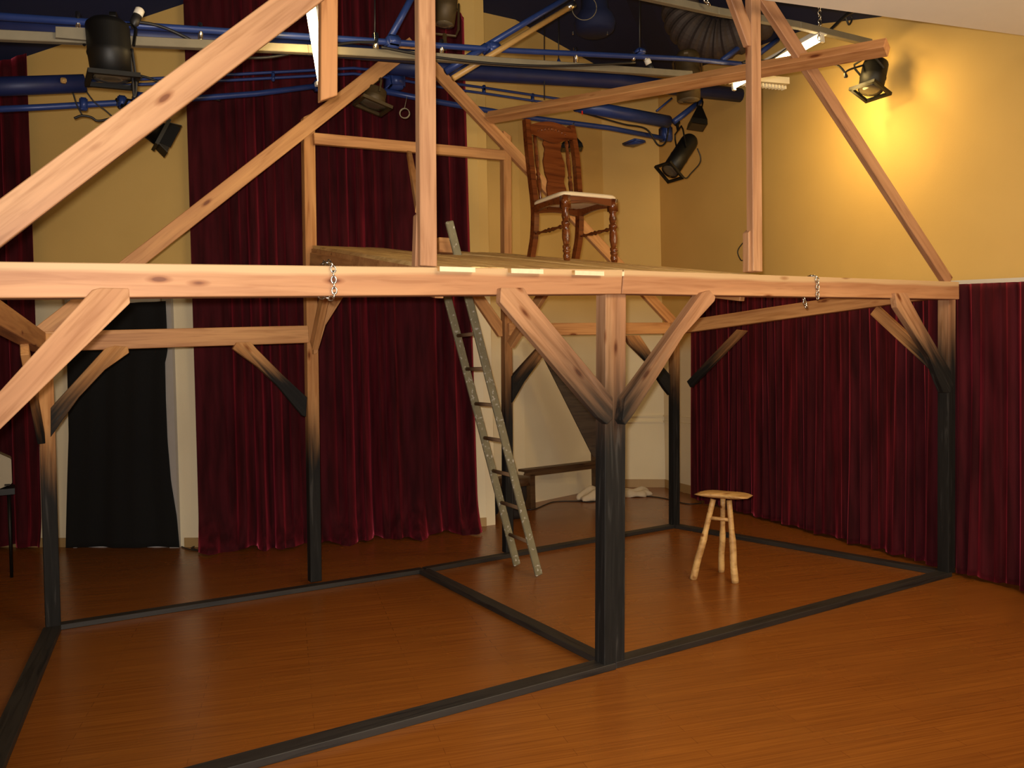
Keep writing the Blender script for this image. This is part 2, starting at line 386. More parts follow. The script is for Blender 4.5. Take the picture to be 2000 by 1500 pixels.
# the unseen rest of the hall closes the room so that light bounces as it should
wl = Vector((-6.2, Aleft.y, 0)); wb1 = Vector((-6.2, -6.5, 0)); wb2 = Vector((Dend.x, -6.5, 0))
wall('wall_left', [Aleft, Vector((Aleft.x-.3, Aleft.y-.8, 0)), Vector((-6.2, 3, 0)), wb1], [hA(Aleft), 4.8, 4.8, 4.8])
wall('wall_front', [wb1, wb2], [4.8, 4.8])
wall('wall_side', [wb2, Dend], [4.3, q3.z-.9])
ring = [(Aleft, hA(Aleft)), (A0, hA(A0)), (A1, hA(A1)), (Apk, pk_h), (A2, zA2), (B0w, 6.4), (B1w, 6.5), (BC, hBC), (CDw, hCD), (v2(q1), q1.z), (v2(q2), q2.z), (v2(q3), q3.z), (Dend, q3.z-.9), (wb2, 4.3), (wb1, 4.8), (Vector((-6.2, 3, 0)), 4.8), (Vector((Aleft.x-.3, Aleft.y-.8, 0)), 4.8)]
bm = bmesh.new(); ap = bm.verts.new((-.3, 1.2, 7.3)); rv = [bm.verts.new((p.x, p.y, z-.005)) for p, z in ring]
for i in range(len(rv)): bm.faces.new((rv[i], rv[(i+1) % len(rv)], ap))
tag(finish(bm, 'ceiling', 'navy'), None, None, kind='structure')
bm = bmesh.new()
for s in (0, -.15): pass
add_box(bm, (-.5, .6, -.05), Vector((7, 0, 0)), Vector((0, 8.5, 0)), Vector((0, 0, .05)))
tag(finish(bm, 'floor', 'floor'), None, None, kind='structure')
# white dropped soffit, upper right, near the camera
e0 = at(1480, -1.5, 2, 4.2); e1 = at(2060, 78, 2, 4.2); ed = (e1-e0).normalized(); e0 = e0-ed*.0; 
bk = Vector((ed.y, -ed.x, 0)); bk = bk if bk.dot(CAMP-e0) > 0 else -bk
e0b = e0-ed*.6; e1b = e1+ed*2.2
bm = bmesh.new(); add_poly_prism(bm, [e0b, e1b, e1b+bk*2.6, e0b+bk*2.6], Vector((0, 0, .12)))
tag(finish(bm, 'trim_1', 'soffit'), None, None, kind='structure')
# baseboards
def baseboard(name, p, q, h=.10, off=.0, t=.018):
    d = (q-p).normalized(); n = Vector((-d.y, d.x, 0)); n = n if n.dot(CAMP-p) > 0 else -n
    bm = bmesh.new(); add_poly_prism(bm, [p+n*.001, q+n*.001, q+n*t, p+n*t], Vector((0, 0, h)))
    return tag(finish(bm, name, 'base'), None, None, kind='structure')
baseboard('baseboard_back', Aleft, A0.lerp(A1, .12)); baseboard('baseboard_back', A0.lerp(A1, .86), A1)
baseboard('baseboard_back', A1, A2); baseboard('baseboard_return', A2, B0w)
baseboard('baseboard_alcove', B0w, BC, .13); baseboard('baseboard_corner', BC, CDw, .12); baseboard('baseboard_right', CDw, Dend, .12)
def rail(name, p, q, z, t=.03, h=.022):
    d = (q-p).normalized(); n = Vector((-d.y, d.x, 0)); n = n if n.dot(CAMP-p) > 0 else -n
    bm = bmesh.new()
    for dz in (0, .085):
        add_poly_prism(bm, [p+n*.001+Vector((0, 0, z+dz)), q+n*.001+Vector((0, 0, z+dz)), q+n*t+Vector((0, 0, z+dz)), p+n*t+Vector((0, 0, z+dz))], Vector((0, 0, h)))
    return tag(finish(bm, name, 'wall'), None, None, kind='structure')
rail('trim_2', B0w, BC, .98); rail('trim_3', BC, CDw, .98); rail('trim_4', CDw, D1b, .98)

# door in the back wall: leaf, grey frame
def onA(u, v, off=0): return onwall(u, v, A0, A1, off)
An = Vector(((A1-A0).y, -(A1-A0).x, 0)).normalized(); An = An if An.dot(CAMP-A0) > 0 else -An
dl = v2(onA(146, 800)); dr = v2(onA(326, 760)); dtop = onA(300, 577).z
door = bpy.data.objects.new('door_1', None); COL.objects.link(door); door.location = dl; tag(door, None, None, kind='structure')
bpy.context.view_layer.update()
bm = bmesh.new(); add_poly_prism(bm, [dl+An*.002, dr+An*.002, dr+An*.02, dl+An*.02], Vector((0, 0, dtop)))
finish(bm, 'door_leaf', 'door_white', door, Matrix())
bm = bmesh.new(); dr2 = v2(onA(342, 700)); dd = (dr-dl).normalized()
for a, b_, z0, z1 in ((dr, dr2, 0, dtop+.09), (dl-dd*.04, dl, 0, dtop+.09), (dl, dr, dtop, dtop+.09)):
    add_poly_prism(bm, [a+An*.002+Vector((0, 0, z0)), b_+An*.002+Vector((0, 0, z0)), b_+An*.05+Vector((0, 0, z0)), a+An*.05+Vector((0, 0, z0))], Vector((0, 0, z1-z0)))
finish(bm, 'door_frame', 'grey_frame', door, Matrix())

# ================================================================ CURTAINS
def curtain(name, path, ztop, zbot, pleat, amp, label, puddle=0., seed=0, nz_=40, flare=0.):
    """pleated cloth along a run of floor points (list of Vector), seen from its camera side"""
    rnd = random.Random(seed)
    segs = [(path[i+1]-path[i]).length for i in range(len(path)-1)]; tot = sum(segs)
    ns = int(tot/pleat*14)
    ph = [rnd.uniform(0, 6.28) for _ in range(12)]; fr = [rnd.uniform(.35, 1.6) for _ in range(12)]
    def base(s):
        s = min(max(s, 0), tot)
        for i, L_ in enumerate(segs):
            if s <= L_ or i == len(segs)-1: return path[i]+(path[i+1]-path[i])*(s/L_), (path[i+1]-path[i]).normalized()
            s -= L_
    bm = bmesh.new(); grid = []
    for j in range(nz_+1):
        k = j/nz_; row = []
        for i in range(ns+1):
            s = tot*i/ns; p, d = base(s); n = Vector((-d.y, d.x, 0)); n = n if n.dot(CAMP-p) > 0 else -n
            w_ = s/pleat*2*math.pi
            warp = .9*math.sin(s*1.7/pleat/3+ph[0]+k*.7)+.7*math.sin(s*fr[1]/pleat+ph[1]-k*1.1)
            big = math.sin(s*2*math.pi/(pleat*4.3)+ph[2]+k*1.3)
            f = math.sin(w_+warp*1.3)
            f = math.copysign(abs(f)**.75, f)
            a = amp*(.55+.45*math.sin(s*2*math.pi/(pleat*5.7)+ph[3]))*(.55+.6*k)
            dep = a*f + amp*.9*k*big*.6 + amp*.35*k*math.sin(w_*.5+ph[4]+k*2.1)
            zt = ztop(s/tot) if callable(ztop) else ztop
            zb = zbot(s/tot) if callable(zbot) else zbot
            zb2 = zb + .012*math.sin(s*2*math.pi/(pleat*2.2)+ph[5])
            if puddle and k > .93:
                kk = (k-.93)/.07; dep += puddle*kk*kk*(.55+.45*math.sin(s*9+ph[6])+.25*math.sin(s*23+ph[7]))
            dep += flare*k*k
            q = p+n*(dep+amp*1.2)+d*(.35*amp*math.sin(w_*2+ph[8])*.4)
            row.append(bm.verts.new((q.x, q.y, zt+(zb2-zt)*k)))
        grid.append(row)
    for j in range(nz_):
        for i in range(ns): bm.faces.new((grid[j][i], grid[j][i+1], grid[j+1][i+1], grid[j+1][i]))
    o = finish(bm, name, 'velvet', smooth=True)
    md = o.modifiers.new('thickness', 'SOLIDIFY'); md.thickness = .006; md.offset = 0
    return tag(o, label, 'curtain')
An2 = Vector(((A2-A1).y, -(A2-A1).x, 0)).normalized(); An2 = An2 if An2.dot(CAMP-A1) > 0 else -An2
c2a = v2(onwall(386, 900, A1, A2, .06)); c2b = v2(onwall(925, 900, A1, A2, .06))
c2len = (c2b-c2a).length
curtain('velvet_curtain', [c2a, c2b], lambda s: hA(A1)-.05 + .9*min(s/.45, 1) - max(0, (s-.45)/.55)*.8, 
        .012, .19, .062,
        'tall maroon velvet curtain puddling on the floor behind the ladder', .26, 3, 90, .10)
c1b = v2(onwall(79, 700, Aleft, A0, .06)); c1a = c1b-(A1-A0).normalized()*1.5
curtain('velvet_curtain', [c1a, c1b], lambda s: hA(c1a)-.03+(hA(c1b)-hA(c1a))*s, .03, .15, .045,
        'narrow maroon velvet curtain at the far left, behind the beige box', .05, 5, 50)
rz0 = onwall(1862, 551, D1w, D2w); rz1 = onwall(2000, 545, D1w, D2w)
def railz(p): return rz0.z+(rz1.z-rz0.z)*((v2(p)-v2(rz0)).dot(Ddir)/((v2(rz1)-v2(rz0)).dot(Ddir)))
D_end = D2w+Ddir*.9
split = v2(onwall(1822, 1100, D1w, D2w))
tl = (split-D1w).length
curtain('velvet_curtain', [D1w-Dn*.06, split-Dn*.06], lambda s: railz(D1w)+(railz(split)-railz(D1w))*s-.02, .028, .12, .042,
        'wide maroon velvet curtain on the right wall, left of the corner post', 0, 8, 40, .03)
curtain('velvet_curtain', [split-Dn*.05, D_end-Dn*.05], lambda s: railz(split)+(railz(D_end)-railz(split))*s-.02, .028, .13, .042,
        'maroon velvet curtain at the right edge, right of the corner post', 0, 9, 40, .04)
bm = bmesh.new()
p, q = D1w-Dn*.09, D_end-Dn*.09
add_poly_prism(bm, [Vector((p.x, p.y, railz(p)-.03)), Vector((q.x, q.y, railz(q)-.03)), Vector((q.x, q.y, railz(q)-.03))+Dn*.05, Vector((p.x, p.y, railz(p)-.03))+Dn*.05], Vector((0, 0, .045)))
tag(finish(bm, 'curtain_rail', 'white'), 'pale grey curtain rail above the right wall curtains', 'curtain rail')
# black cloth over the doorway
def black_cloth():
    left = [(240, 592), (170, 640), (133, 700), (136, 850), (134, 960), (131, 1068)]
    right = [(324, 588), (326, 640), (327, 690), (322, 705), (323, 780), (326, 860), (333, 940), (345, 1010), (351, 1069)]
    L_ = [(134, 597), (134, 640), (133, 700), (138, 850), (135, 960), (132, 1069)]
    def interp(T, v):
        for (a, b), (c, d) in zip(T, T[1:]):
            if v <= d: return a+(c-a)*max(0, (v-b))/(d-b)
        return T[-1][0]
    bm = bmesh.new(); G = []
    for j in range(41):
        row = []
        for i in range(41):
            s = i/40; k = j/40
            vl, vr = 598+(1069-598)*k, 588+(1069-588)*k
            ul, ur = interp(L_, vl), interp(right, vr)
            u = ul+(ur-ul)*s; v = vl+(vr-vl)*s - (0 if k else 0)
            o = .07+.025*math.sin(s*11+k*2)*(.3+k)+.012*math.sin(s*27+3*k)
            pnt = onA(u, v, .07); pnt = pnt + An*(o-.07)
            if k == 1: pnt.z = max(pnt.z, .006)
            row.append(bm.verts.new(pnt))
        G.append(row)
    for j in range(40):
        for i in range(40): bm.faces.new((G[j][i], G[j][i+1], G[j+1][i+1], G[j+1][i]))
    o = finish(bm, 'black_cloth', 'cloth_black', smooth=True)
    md = o.modifiers.new('thickness', 'SOLIDIFY'); md.thickness = .005
    tag(o, 'black cloth hung over the doorway in the back wall', 'cloth')
black_cloth()

# ================================================================ TIMBER FRAME
frame = thing('timber_frame', (0, 0, 0), 'open post-and-beam timber house frame with charred black feet and pale rafters', 'timber frame')
NY = Vector((0, -1, 0)); NX = Vector((-1, 0, 0)); NZ = Vector((0, 0, 1))
Yb = 2.97
PFb = flo(1191, 1302); PRb = flo(1848, 1124); PBRb = flo(1317, 1030); PBMb = flo(992, 1084); PB1b = flo(615, 1141); PBLb = flo(104, 1230)
FLb = Vector((-3.33, .0, 0))
def pz(b, u, v):                       # point above base b on its own depth plane
    return at(u, v, 1, b.y)
def T(name, a, b, h, t, n, mat, **k): return timber(name, a, b, h, t, n, mat, frame, **k)
SZ = .04
def up(p, z): return Vector((p.x, p.y, z))
# sills on the floor
def sill(a, b, wd=.10): return T('sill', up(a, SZ/2), up(b, SZ/2), wd, SZ, NZ, 'sill', bev=.003)
J = flo(825, 1118)
FLs = FLb
sill(FLs+(PFb-FLs).normalized()*.05, PFb, .125); sill(PFb+(PRb-PFb).normalized()*.01, PRb, .105)
sill(PBLb, J, .09); sill(J+(PBRb-J).normalized()*.02, PBRb, .085)
dS = (PBRb-PRb).normalized(); sill(PRb+dS*.05, PBRb-dS*.05, .09)
dS = (J-PFb).normalized(); sill(PFb+dS*.03, J-dS*.05, .10)
dS = (PBLb-FLs).normalized(); sill(FLs+dS*.05, PBLb-dS*.05, .115)
# posts
def post(b, tops, wx, wy, mat, name='post', c1=0.):
    base = up(b, SZ-.01); top = pz(b, *tops)
    return T(name, base, top, wx, wy, NY, mat, c1=c1)
post(PFb, (1193.5, 573), .158, .10, charred(1.05, 2.3, False))
post(PRb, (1849, 556), .10, .10, charred(1.45, 2.25, False))
post(PBRb, (1316.5, 630), .09, .09, charred(1.15, 2.2))
post(PBMb, (987, 262), .085, .085, charred(1.05, 2.2), c1=.5)
post(PB1b, (601, 226), .10, .09, charred(.8, 1.6), c1=-.6)
post(PBLb, (86, 652), .10, .10, charred(.7, 1.45))
post(FLs, (-118, 527), .12, .10, charred(1.0, 1.9, False))
# front plates
def F(u, v, y=0.): return at(u, v, 1, y)
T('beam', F(-125, 548.5), F(1205, 552), .147, .10, NY, 'pine_sap', c1=.15)
T('beam', F(1207, 552), F(1862, 568.5), .145, .10, NY, 'pine_sap', c0=.15)
# roof trusses, front plane
ridge_f = Vector((.11, 0, 5.5))
T('rafter', F(-112, 521), Vector((.06, 0, 5.45)), .14, .045, NY, 'pine')
T('rafter', F(1851, 551, -.0), Vector((.16, 0, 5.45)), .105, .05, NY, 'pine')
post_u1 = [F(833, 519), F(831, -60)]
T('upper_post', F(833.5, 521, -.005), F(829.5, -70, -.005), .098, .055, NY, 'pine')
T('jowl', F(819, 523, .03), F(822.5, 412, .03), .07, .05, NY, 'pine', c1=-.8)
T('upper_post', F(1474, 531), F(1470, -60), .092, .06, NY, 'pine')
T('jowl', F(1464, 532, .02), F(1464, 447, .02), .08, .055, NY, 'pine', c1=-.8)
T('brace', F(1467, 92), F(1424, -25), .10, .045, NY, 'pine', c0=.4)
T('hanging_strut', F(640, 194, .10), F(641, -75, .10), .088, .05, NY, 'pine_back', c0=-.5)
# back plane
def K(u, v, y=Yb): return at(u, v, 1, y)
peak = K(806, 84)
T('beam', K(72, 668), K(600, 653), .147, .09, NY, 'pine_back')
T('beam', K(990, 644), K(1322, 641), .125, .09, NY, 'pine_back')
T('rafter', K(82, 652), K(806, 86), .125, .06, NY, 'pine_back')
T('rafter', K(1316, 632), K(808, 92), .115, .05, NY, 'pine_back')
T('collar_beam', K(612, 271), K(985, 304), .095, .05, NY, 'pine_back')
T('beam', K(608, 528), K(990, 535), .14, .09, NY, 'pine_back')      # raised plate behind the front beam
# sides
T('beam', (PRb.x-.02, .05, pz(PRb, 1849, 566).z), K(1314, 642, 2.93), .135, .09, NX, 'pine_back')
bl_top = K(86, 668); fl_top = F(-119, 548)
T('beam', K(76, 668, 2.92), Vector((-3.33, .06, fl_top.z)), .14, .09, NX, 'pine_back')
# cross joists carrying the loft
jz = lambda x, y: 2.43+.178*y+.015*x
T('joist', Vector((-1.10, .05, jz(-1.1, 0)-.105)), Vector((-.88, 2.93, jz(-.88, 2.93)-.125)), .13, .05, NX, 'pine_back')
T('joist', Vector((1.22, .05, jz(1.2, 0)-.105)), Vector((1.06, 2.93, jz(1.06, 2.93)-.125)), .13, .05, NX, 'pine_back')
# braces: outlines measured on their own depth planes, sawn from thick plank
def PB(px, y, t, mat):
    W_ = [at(u, v, 1, y) for u, v in px]
    a, b = max(((p, q) for p in W_ for q in W_), key=lambda pq: (pq[0]-pq[1]).length)
    x = (b-a).normalized(); z = Vector((0, -1, 0)); yv = z.cross(x)
    mw = Matrix(((x.x, yv.x, z.x, a.x), (x.y, yv.y, z.y, a.y), (x.z, yv.z, z.z, a.z), (0, 0, 0, 1))); inv = mw.inverted()
    bm = bmesh.new(); add_poly_prism(bm, [inv @ p for p in W_], Vector((0, 0, -t)))
    bmesh.ops.recalc_face_normals(bm, faces=bm.faces); bmesh.ops.bevel(bm, geom=bm.edges[:], offset=.003, segments=1, affect='EDGES')
    return finish(bm, 'brace', mat, frame, mw)
PB([(-120, 896), (180, 566), (196, 562), (252, 563), (254, 592), (-120, 955)], -.075, .06, charred(.1, 1.9, False))
PB([(979, 562), (1023, 562), (1033, 578), (1197, 776), (1197, 818), (1186, 829), (1168, 815), (977, 590)], -.095, .05, charred(1.2, 2.2, False))
PB([(1372, 571), (1387, 567), (1398, 580), (1396, 588), (1337, 653), (1287, 733), (1236, 812), (1222, 830), (1216, 820), (1222, 778)], -.085, .08, charred(1.25, 2.1, False))
PB([(1748, 572), (1772, 572), (1779, 588), (1806, 637), (1858, 726), (1862, 752), (1856, 767), (1843, 767), (1835, 747), (1815, 697), (1752, 600)], -.08, .05, charred(1.55, 2.15, False))
T('brace', Vector((3.61, .11, 1.76)), Vector((3.57, .68, 2.30)), .10, .05, NX, charred(1.6, 2.0))
T('brace', Vector((3.33, 2.82, 1.62)), Vector((3.42, 2.12, 2.19)), .085, .05, NX, charred(1.55, 2.15), c1=-.9)
PB([(1001, 735), (1050, 681), (1075, 655), (1087, 664), (1062, 695), (1025, 745), (1001, 787)], 2.93, .05, charred(1.5, 2.1))
PB([(1222, 655), (1250, 655), (1273, 690), (1309, 732), (1309, 772), (1298, 758), (1264, 706), (1230, 672)], 2.93, .05, charred(1.6, 2.1))
PB([(99, 797), (206, 680), (224, 675), (250, 677), (252, 689), (205, 722), (154, 776), (137, 800), (99, 854)], 2.90, .05, charred(1.3, 2.0))
PB([(455, 681), (462, 669), (490, 668), (502, 682), (553, 733), (600, 776), (598, 814), (591, 812), (542, 753), (504, 717)], 2.90, .05, charred(1.5, 1.95))
PB([(645, 575), (674, 575), (636, 635), (620, 690), (613, 692), (612, 655)], 2.93, .045, 'pine_back')
PB([(916, 570), (940, 570), (981, 628), (982, 657), (975, 657)], 2.93, .045, 'pine_back')
# braces running towards the viewer from the two middle back posts
T('brace', Vector((PB1b.x, 2.90, 2.08)), Vector((PB1b.x-.05, 2.28, 2.66)), .10, .05, NX, 'pine_back')
T('brace', Vector((1.06, 2.90, 2.08)), Vector((1.12, 2.25, 2.64)), .10, .05, NX, 'pine_back')
# left side brace at the back left post
T('brace', Vector((-2.94, 2.88, 1.42)), Vector((-3.03, 2.20, 2.05)), .10, .05, NX, charred(1.2, 1.7))
# thin strut from the foot of the left upper post up to the collar beam
T('strut', F(819, 408, .05), K(799, 300, 2.9), .05, .04, NX, 'pine_back')
# purlin resting against the right rafters
pa, pb = Vector((.90, 2.93, 4.27)), at(1733, 92, 1, -.57)
T('purlin', pa, pb, .10, .075, Vector((-.45, 0, -.89)), 'pine_back')

# ================================================================ LOFT DECK
deck = thing('loft_deck', (0, 0, 2.43), 'raked loft floor of loose pine boards lying on the upper beams', 'loft floor')
nb = 12
xf0, xf1, xb0, xb1 = -1.16, 1.44, -.86, 1.10
rnd = random.Random(4)
for i in range(nb):
    a0 = i/nb+.006/nb; a1 = (i+1)/nb-.02/nb
    yb0 = -.02 - (.065 if i in (0, 2, 4) else .03 if i in (3, 5, 8) else 0) + rnd.uniform(-.006, .006)
    yb1 = 3.0
    xm = xf0+(xf1-xf0)*(i+.5)/nb
    if -.30 < xm < .35: yb1 = 1.92             # ladder hatch
    lift = rnd.uniform(0, .006)
    def dp(a, y, dz): 
        x = (xf0+(xf1-xf0)*a)*(1-y/2.97)+(xb0+(xb1-xb0)*a)*(y/2.97)
        return Vector((x, y, jz(x, y)+lift-dz))
    bm = bmesh.new(); vs = [bm.verts.new(dp(a, y, dz)) for y in (yb0, yb1) for a in (a0, a1) for dz in (0, .026)]
    fs = [bm.faces.new([vs[k] for k in f]) for f in [(0,1,3,2),(4,6,7,5),(0,4,5,1),(2,3,7,6),(0,2,6,4),(1,5,7,3)]]
    if i in (0, 2, 3, 4, 5, 8): fs[0].material_index = 1
    # local x along the board so the grain runs lengthways
    mw = Matrix(((0, -1, 0, 0), (1, 0, 0, 0), (0, 0, 1, 0), (0, 0, 0, 1)))
    bmesh.ops.transform(bm, matrix=mw.inverted(), verts=bm.verts)
    finish(bm, 'deck_board', ['deck', 'deck_end'], deck, mw)
# boarding nailed along the left edge of the loft
side = [(-1.13, .06), (-.87, 2.96)]
p0, p1 = Vector((-1.13, .08, jz(-1.1, .1)-.028)), Vector((-.86, 2.96, jz(-.86, 2.96)-.028))
bm = bmesh.new(); add_poly_prism(bm, [p0, p1, p1-Vector((0, 0, .15)), p0-Vector((0, 0, .085))], Vector((-.02, 0, 0)))
finish(bm, 'fascia_board', 'pine_back', deck, Matrix())
# stub of timber in the hatch beside the ladder
s0 = at(871, 492, 1, 2.25)
bm = bmesh.new(); add_box(bm, s0+Vector((0, 0, .05)), Vector((.085, .0, .0)), Vector((0, .05, 0)), Vector((0, 0, .062)))
bmesh.ops.bevel(bm, geom=bm.edges[:], offset=.004, segments=1, affect='EDGES')
tag(finish(bm, 'wood_block', 'pine_back'), 'short orange timber block on the loft beside the ladder top', 'wood block')

# ================================================================ LADDER
lad = thing('ladder', (.83, 2.3, 0), 'old wooden ladder spattered with white paint, leaning up into the loft', 'ladder')
Ltop = at(877, 432, 1, 2.09); Lfoot = Vector((.808, 2.09, .02)); Lfoot2 = Vector((.845, 2.52, .02))
L2a = at(874, 581, 1, 2.52); ld2 = (L2a-Lfoot2); Ltop2 = Lfoot2+ld2*(Ltop.z/(L2a.z))
def ladrail(a, b):
    timber('rail', a, b, .072, .032, NY, 'ladder', lad, bev=.008)
ladrail(Lfoot, Ltop); ladrail(Lfoot2, Ltop2)
for v0, v1 in ((649, 652), (716, 720), (787, 791), (856, 861), (922, 929), (987, 995), (1052, 1060)):
    # rung between the rails at the height the photo shows on the nearer rail
    best = min((abs(( (lambda P: 750-FPX*((P-CAMP).dot(UP)/(P-CAMP).dot(FW)))(Lfoot.lerp(Ltop, t/400)))-v1), t) for t in range(401))[1]/400
    a = Lfoot.lerp(Ltop, best); best2 = a.z/Ltop2.z; b = Lfoot2.lerp(Ltop2, (a.z-.02)/(Ltop2.z-.02))
    bm = bmesh.new(); add_tube(bm, [a, b], .017, 10); finish(bm, 'rung', 'rung', lad, Matrix(), True)
for k in range(1, 4):
    zz = Ltop.z  # hidden upper rungs above the deck are left out

# ================================================================ CHAIR ON THE LOFT
def make_chair():
    cx, cy, yaw, s, tx, ty, hh = 1.056, 1.806, 3.127, 1.184, 0., .014, .941
    c, sn = math.cos(yaw), math.sin(yaw)
    z0 = jz(cx, cy)+.004
    root = thing('dining_chair', (cx, cy, z0), 'dark carved wooden chair with cream seat standing on the loft', 'chair')
    def W(p):
        x, y, z = p[0]*s, p[1]*s*1.069, p[2]*s*hh
        z += .17*y*min(max((z-.10)/.3, 0), 1) + (.045*min((z-.5)/.6, 1) if z > .5 else 0)
        X = x*c-y*sn; Y = x*sn+y*c
        return Vector((cx+X+tx*z, cy+Y+ty*z, z0+.178*Y*(1 if z < .12 else 1)+.015*X+z))
    def fin(bm, name, mat, smooth=True, parent=root):
        for v in bm.verts: v.co = W(v.co)
        return finish(bm, name, mat, parent, Matrix(), smooth)
    V = Vector
    # rear legs run up into the back posts, curved
    for sx in (-1, 1):
        bm = bmesh.new()
        pts = [V((sx*.20, -.25, 0)), V((sx*.20, -.205, .16)), V((sx*.20, -.185, .34)), V((sx*.20, -.185, .46)), V((sx*.205, -.20, .62)), V((sx*.21, -.225, .85)), V((sx*.20, -.26, 1.09))]
        rings = []
        for k, p in enumerate(spline(pts, 5)):
            ww = .021; dd_ = .024
            rings.append([bm.verts.new(p+V((a*ww, b*dd_, 0))) for a, b in ((-1, -1), (1, -1), (1, 1), (-1, 1))])
        for r0, r1 in zip(rings, rings[1:]):
            for k in range(4): bm.faces.new((r0[k], r0[(k+1) % 4], r1[(k+1) % 4], r1[k]))
        bm.faces.new(rings[0][::-1]); bm.faces.new(rings[-1])
        fin(bm, 'rear_leg', 'chair', False)
    # turned front legs
    prof = [(0, .020), (.03, .026), (.055, .020), (.06, .026), (.075, .027), (.08, .021), (.09, .027), (.105, .027), (.11, .020), (.16, .029), (.205, .027), (.235, .020), (.242, .030), (.262, .030), (.268, .021), (.30, .028), (.335, .020), (.345, .028), (.352, .028)]
    for sx in (-1, 1):
        bm = bmesh.new(); add_lathe(bm, V((sx*.205, .195, 0)), V((0, 0, 1)), prof, 16)
        add_box(bm, V((sx*.205, .195, .395)), V((.027, 0, 0)), V((0, .027, 0)), V((0, 0, .045)))
        fin(bm, 'front_leg', 'chair')
    # seat rails with gently cut lower edge
    for a, b in ((V((-.205, .205, 0)), V((.205, .205, 0))), (V((-.205, -.19, 0)), V((.205, -.19, 0))), (V((-.21, -.19, 0)), V((-.215, .19, 0))), (V((.21, -.19, 0)), V((.215, .19, 0)))):
        bm = bmesh.new(); d = (b-a).normalized(); n = V((-d.y, d.x, 0))*.011; m_ = 12
        top = [a.lerp(b, k/m_)+V((0, 0, .438)) for k in range(m_+1)]
        bot = [a.lerp(b, k/m_)+V((0, 0, .375+.022*math.sin(math.pi*k/m_))) for k in range(m_+1)]
        poly = [p-n for p in top]+[p-n for p in bot[::-1]]
        add_poly_prism(bm, poly, n*2); fin(bm, 'seat_rail', 'chair', False)
    # padded seat
    bm = bmesh.new(); outl = []
    n = 40
    for k in range(n):
        t = 2*math.pi*k/n; e = .28
        x = math.copysign(abs(math.cos(t))**e, math.cos(t))*.235; y = math.copysign(abs(math.sin(t))**e, math.sin(t))*.215+.012
        x *= 1+.05*(y/.2); outl.append((x, y))
    lay = [(.0, .438, .955), (.010, .440, 1.0), (.02, .455, 1.0), (.03, .468, .95), (.04, .476, .78), (.045, .480, .4)]
    rings = [[bm.verts.new((x*sc, y*sc, z)) for x, y in outl] for _, z, sc in lay]
    for r0, r1 in zip(rings, rings[1:]):
        for k in range(n): bm.faces.new((r0[k], r0[(k+1) % n], r1[(k+1) % n], r1[k]))
    bm.faces.new(rings[0][::-1]); bm.faces.new(rings[-1])
    o = fin(bm, 'seat', 'seat'); o['label'] = 'cream upholstered seat pad'
    # turned side stretchers
    sp = [(0, .008), (.03, .010), (.05, .016), (.07, .009), (.10, .010), (.14, .016), (.165, .010), (.18, .019), (.2, .010), (.225, .016), (.26, .010), (.29, .009), (.315, .016), (.33, .010), (.375, .008)]
    for sx in (-1, 1):
        bm = bmesh.new(); add_lathe(bm, V((sx*.203, -.185, .20)), V((0, 1, .1)), sp, 10); fin(bm, 'stretcher', 'chair')
    # crest rail, arched and carved
    bm = bmesh.new(); m_ = 16
    yb = lambda z: -.185-.075*((z-.46)/.63) if z > .46 else -.185
    top = [V((-.19+.38*k/m_, yb(1.04), 1.045+.045*math.sin(math.pi*k/m_))) for k in range(m_+1)]
    bot = [V((-.19+.38*k/m_, yb(.95), .955+.022*math.cos(2*math.pi*k/m_)-.01)) for k in range(m_+1)]
    add_poly_prism(bm, top+bot[::-1], V((0, .028, 0)))
    for k in range(9):
        t = (k-4)/4; add_lathe(bm, V((t*.12, yb(1.0)+.026, 1.01+.02*math.cos(t*2))), V((0, 1, 0)), [(0, .016-.004*abs(t)), (.006, .013-.004*abs(t)), (.010, .004)], 10)
    fin(bm, 'crest_rail', 'chair', False)
    # centre splat, vase outline
    hw = [(.0, .072), (.08, .062), (.16, .066), (.22, .055), (.28, .068), (.36, .072), (.42, .060), (.46, .052), (.50, .062), (.53, .052), (.545, .050)]
    bm = bmesh.new(); zb = .415
    dense = []
    for (a, b), (c_, d) in zip(hw, hw[1:]):
        for k in range(4): t = k/4; t2 = t*t*(3-2*t); dense.append((a+(c_-a)*t, b+(d-b)*t2))
    dense.append(hw[-1])
    Lf = [V((-w_*1.32, yb(zb+z), zb+z)) for z, w_ in dense]; Rt = [V((w_*1.32, yb(zb+z), zb+z)) for z, w_ in dense]
    L2_ = [p+V((0, .014, 0)) for p in Lf]; R2_ = [p+V((0, .014, 0)) for p in Rt]
    vv = [[bm.verts.new(p) for p in X_] for X_ in (Lf, Rt, R2_, L2_)]
    for k in range(len(dense)-1):
        for q in range(4): bm.faces.new((vv[q][k], vv[(q+1) % 4][k], vv[(q+1) % 4][k+1], vv[q][k+1]))
    bm.faces.new([vv[q][0] for q in range(4)]); bm.faces.new([vv[q][-1] for q in range(3, -1, -1)])
    fin(bm, 'splat', 'chair', False)
    for sx in (-1, 1):
        bm = bmesh.new(); a = V((sx*.142, yb(.44), .43)); b = V((sx*.142, yb(.96), .965)); LL = (b-a).length
        add_lathe(bm, a, b-a, [(0, .011), (.12, .013), (.2, .018), (.235, .011), (.25, .017), (.27, .011), (.36, .017), (.44, .014), (.48, .011), (.50, .016), (LL, .011)], 10)
        fin(bm, 'spindle', 'chair')
make_chair()

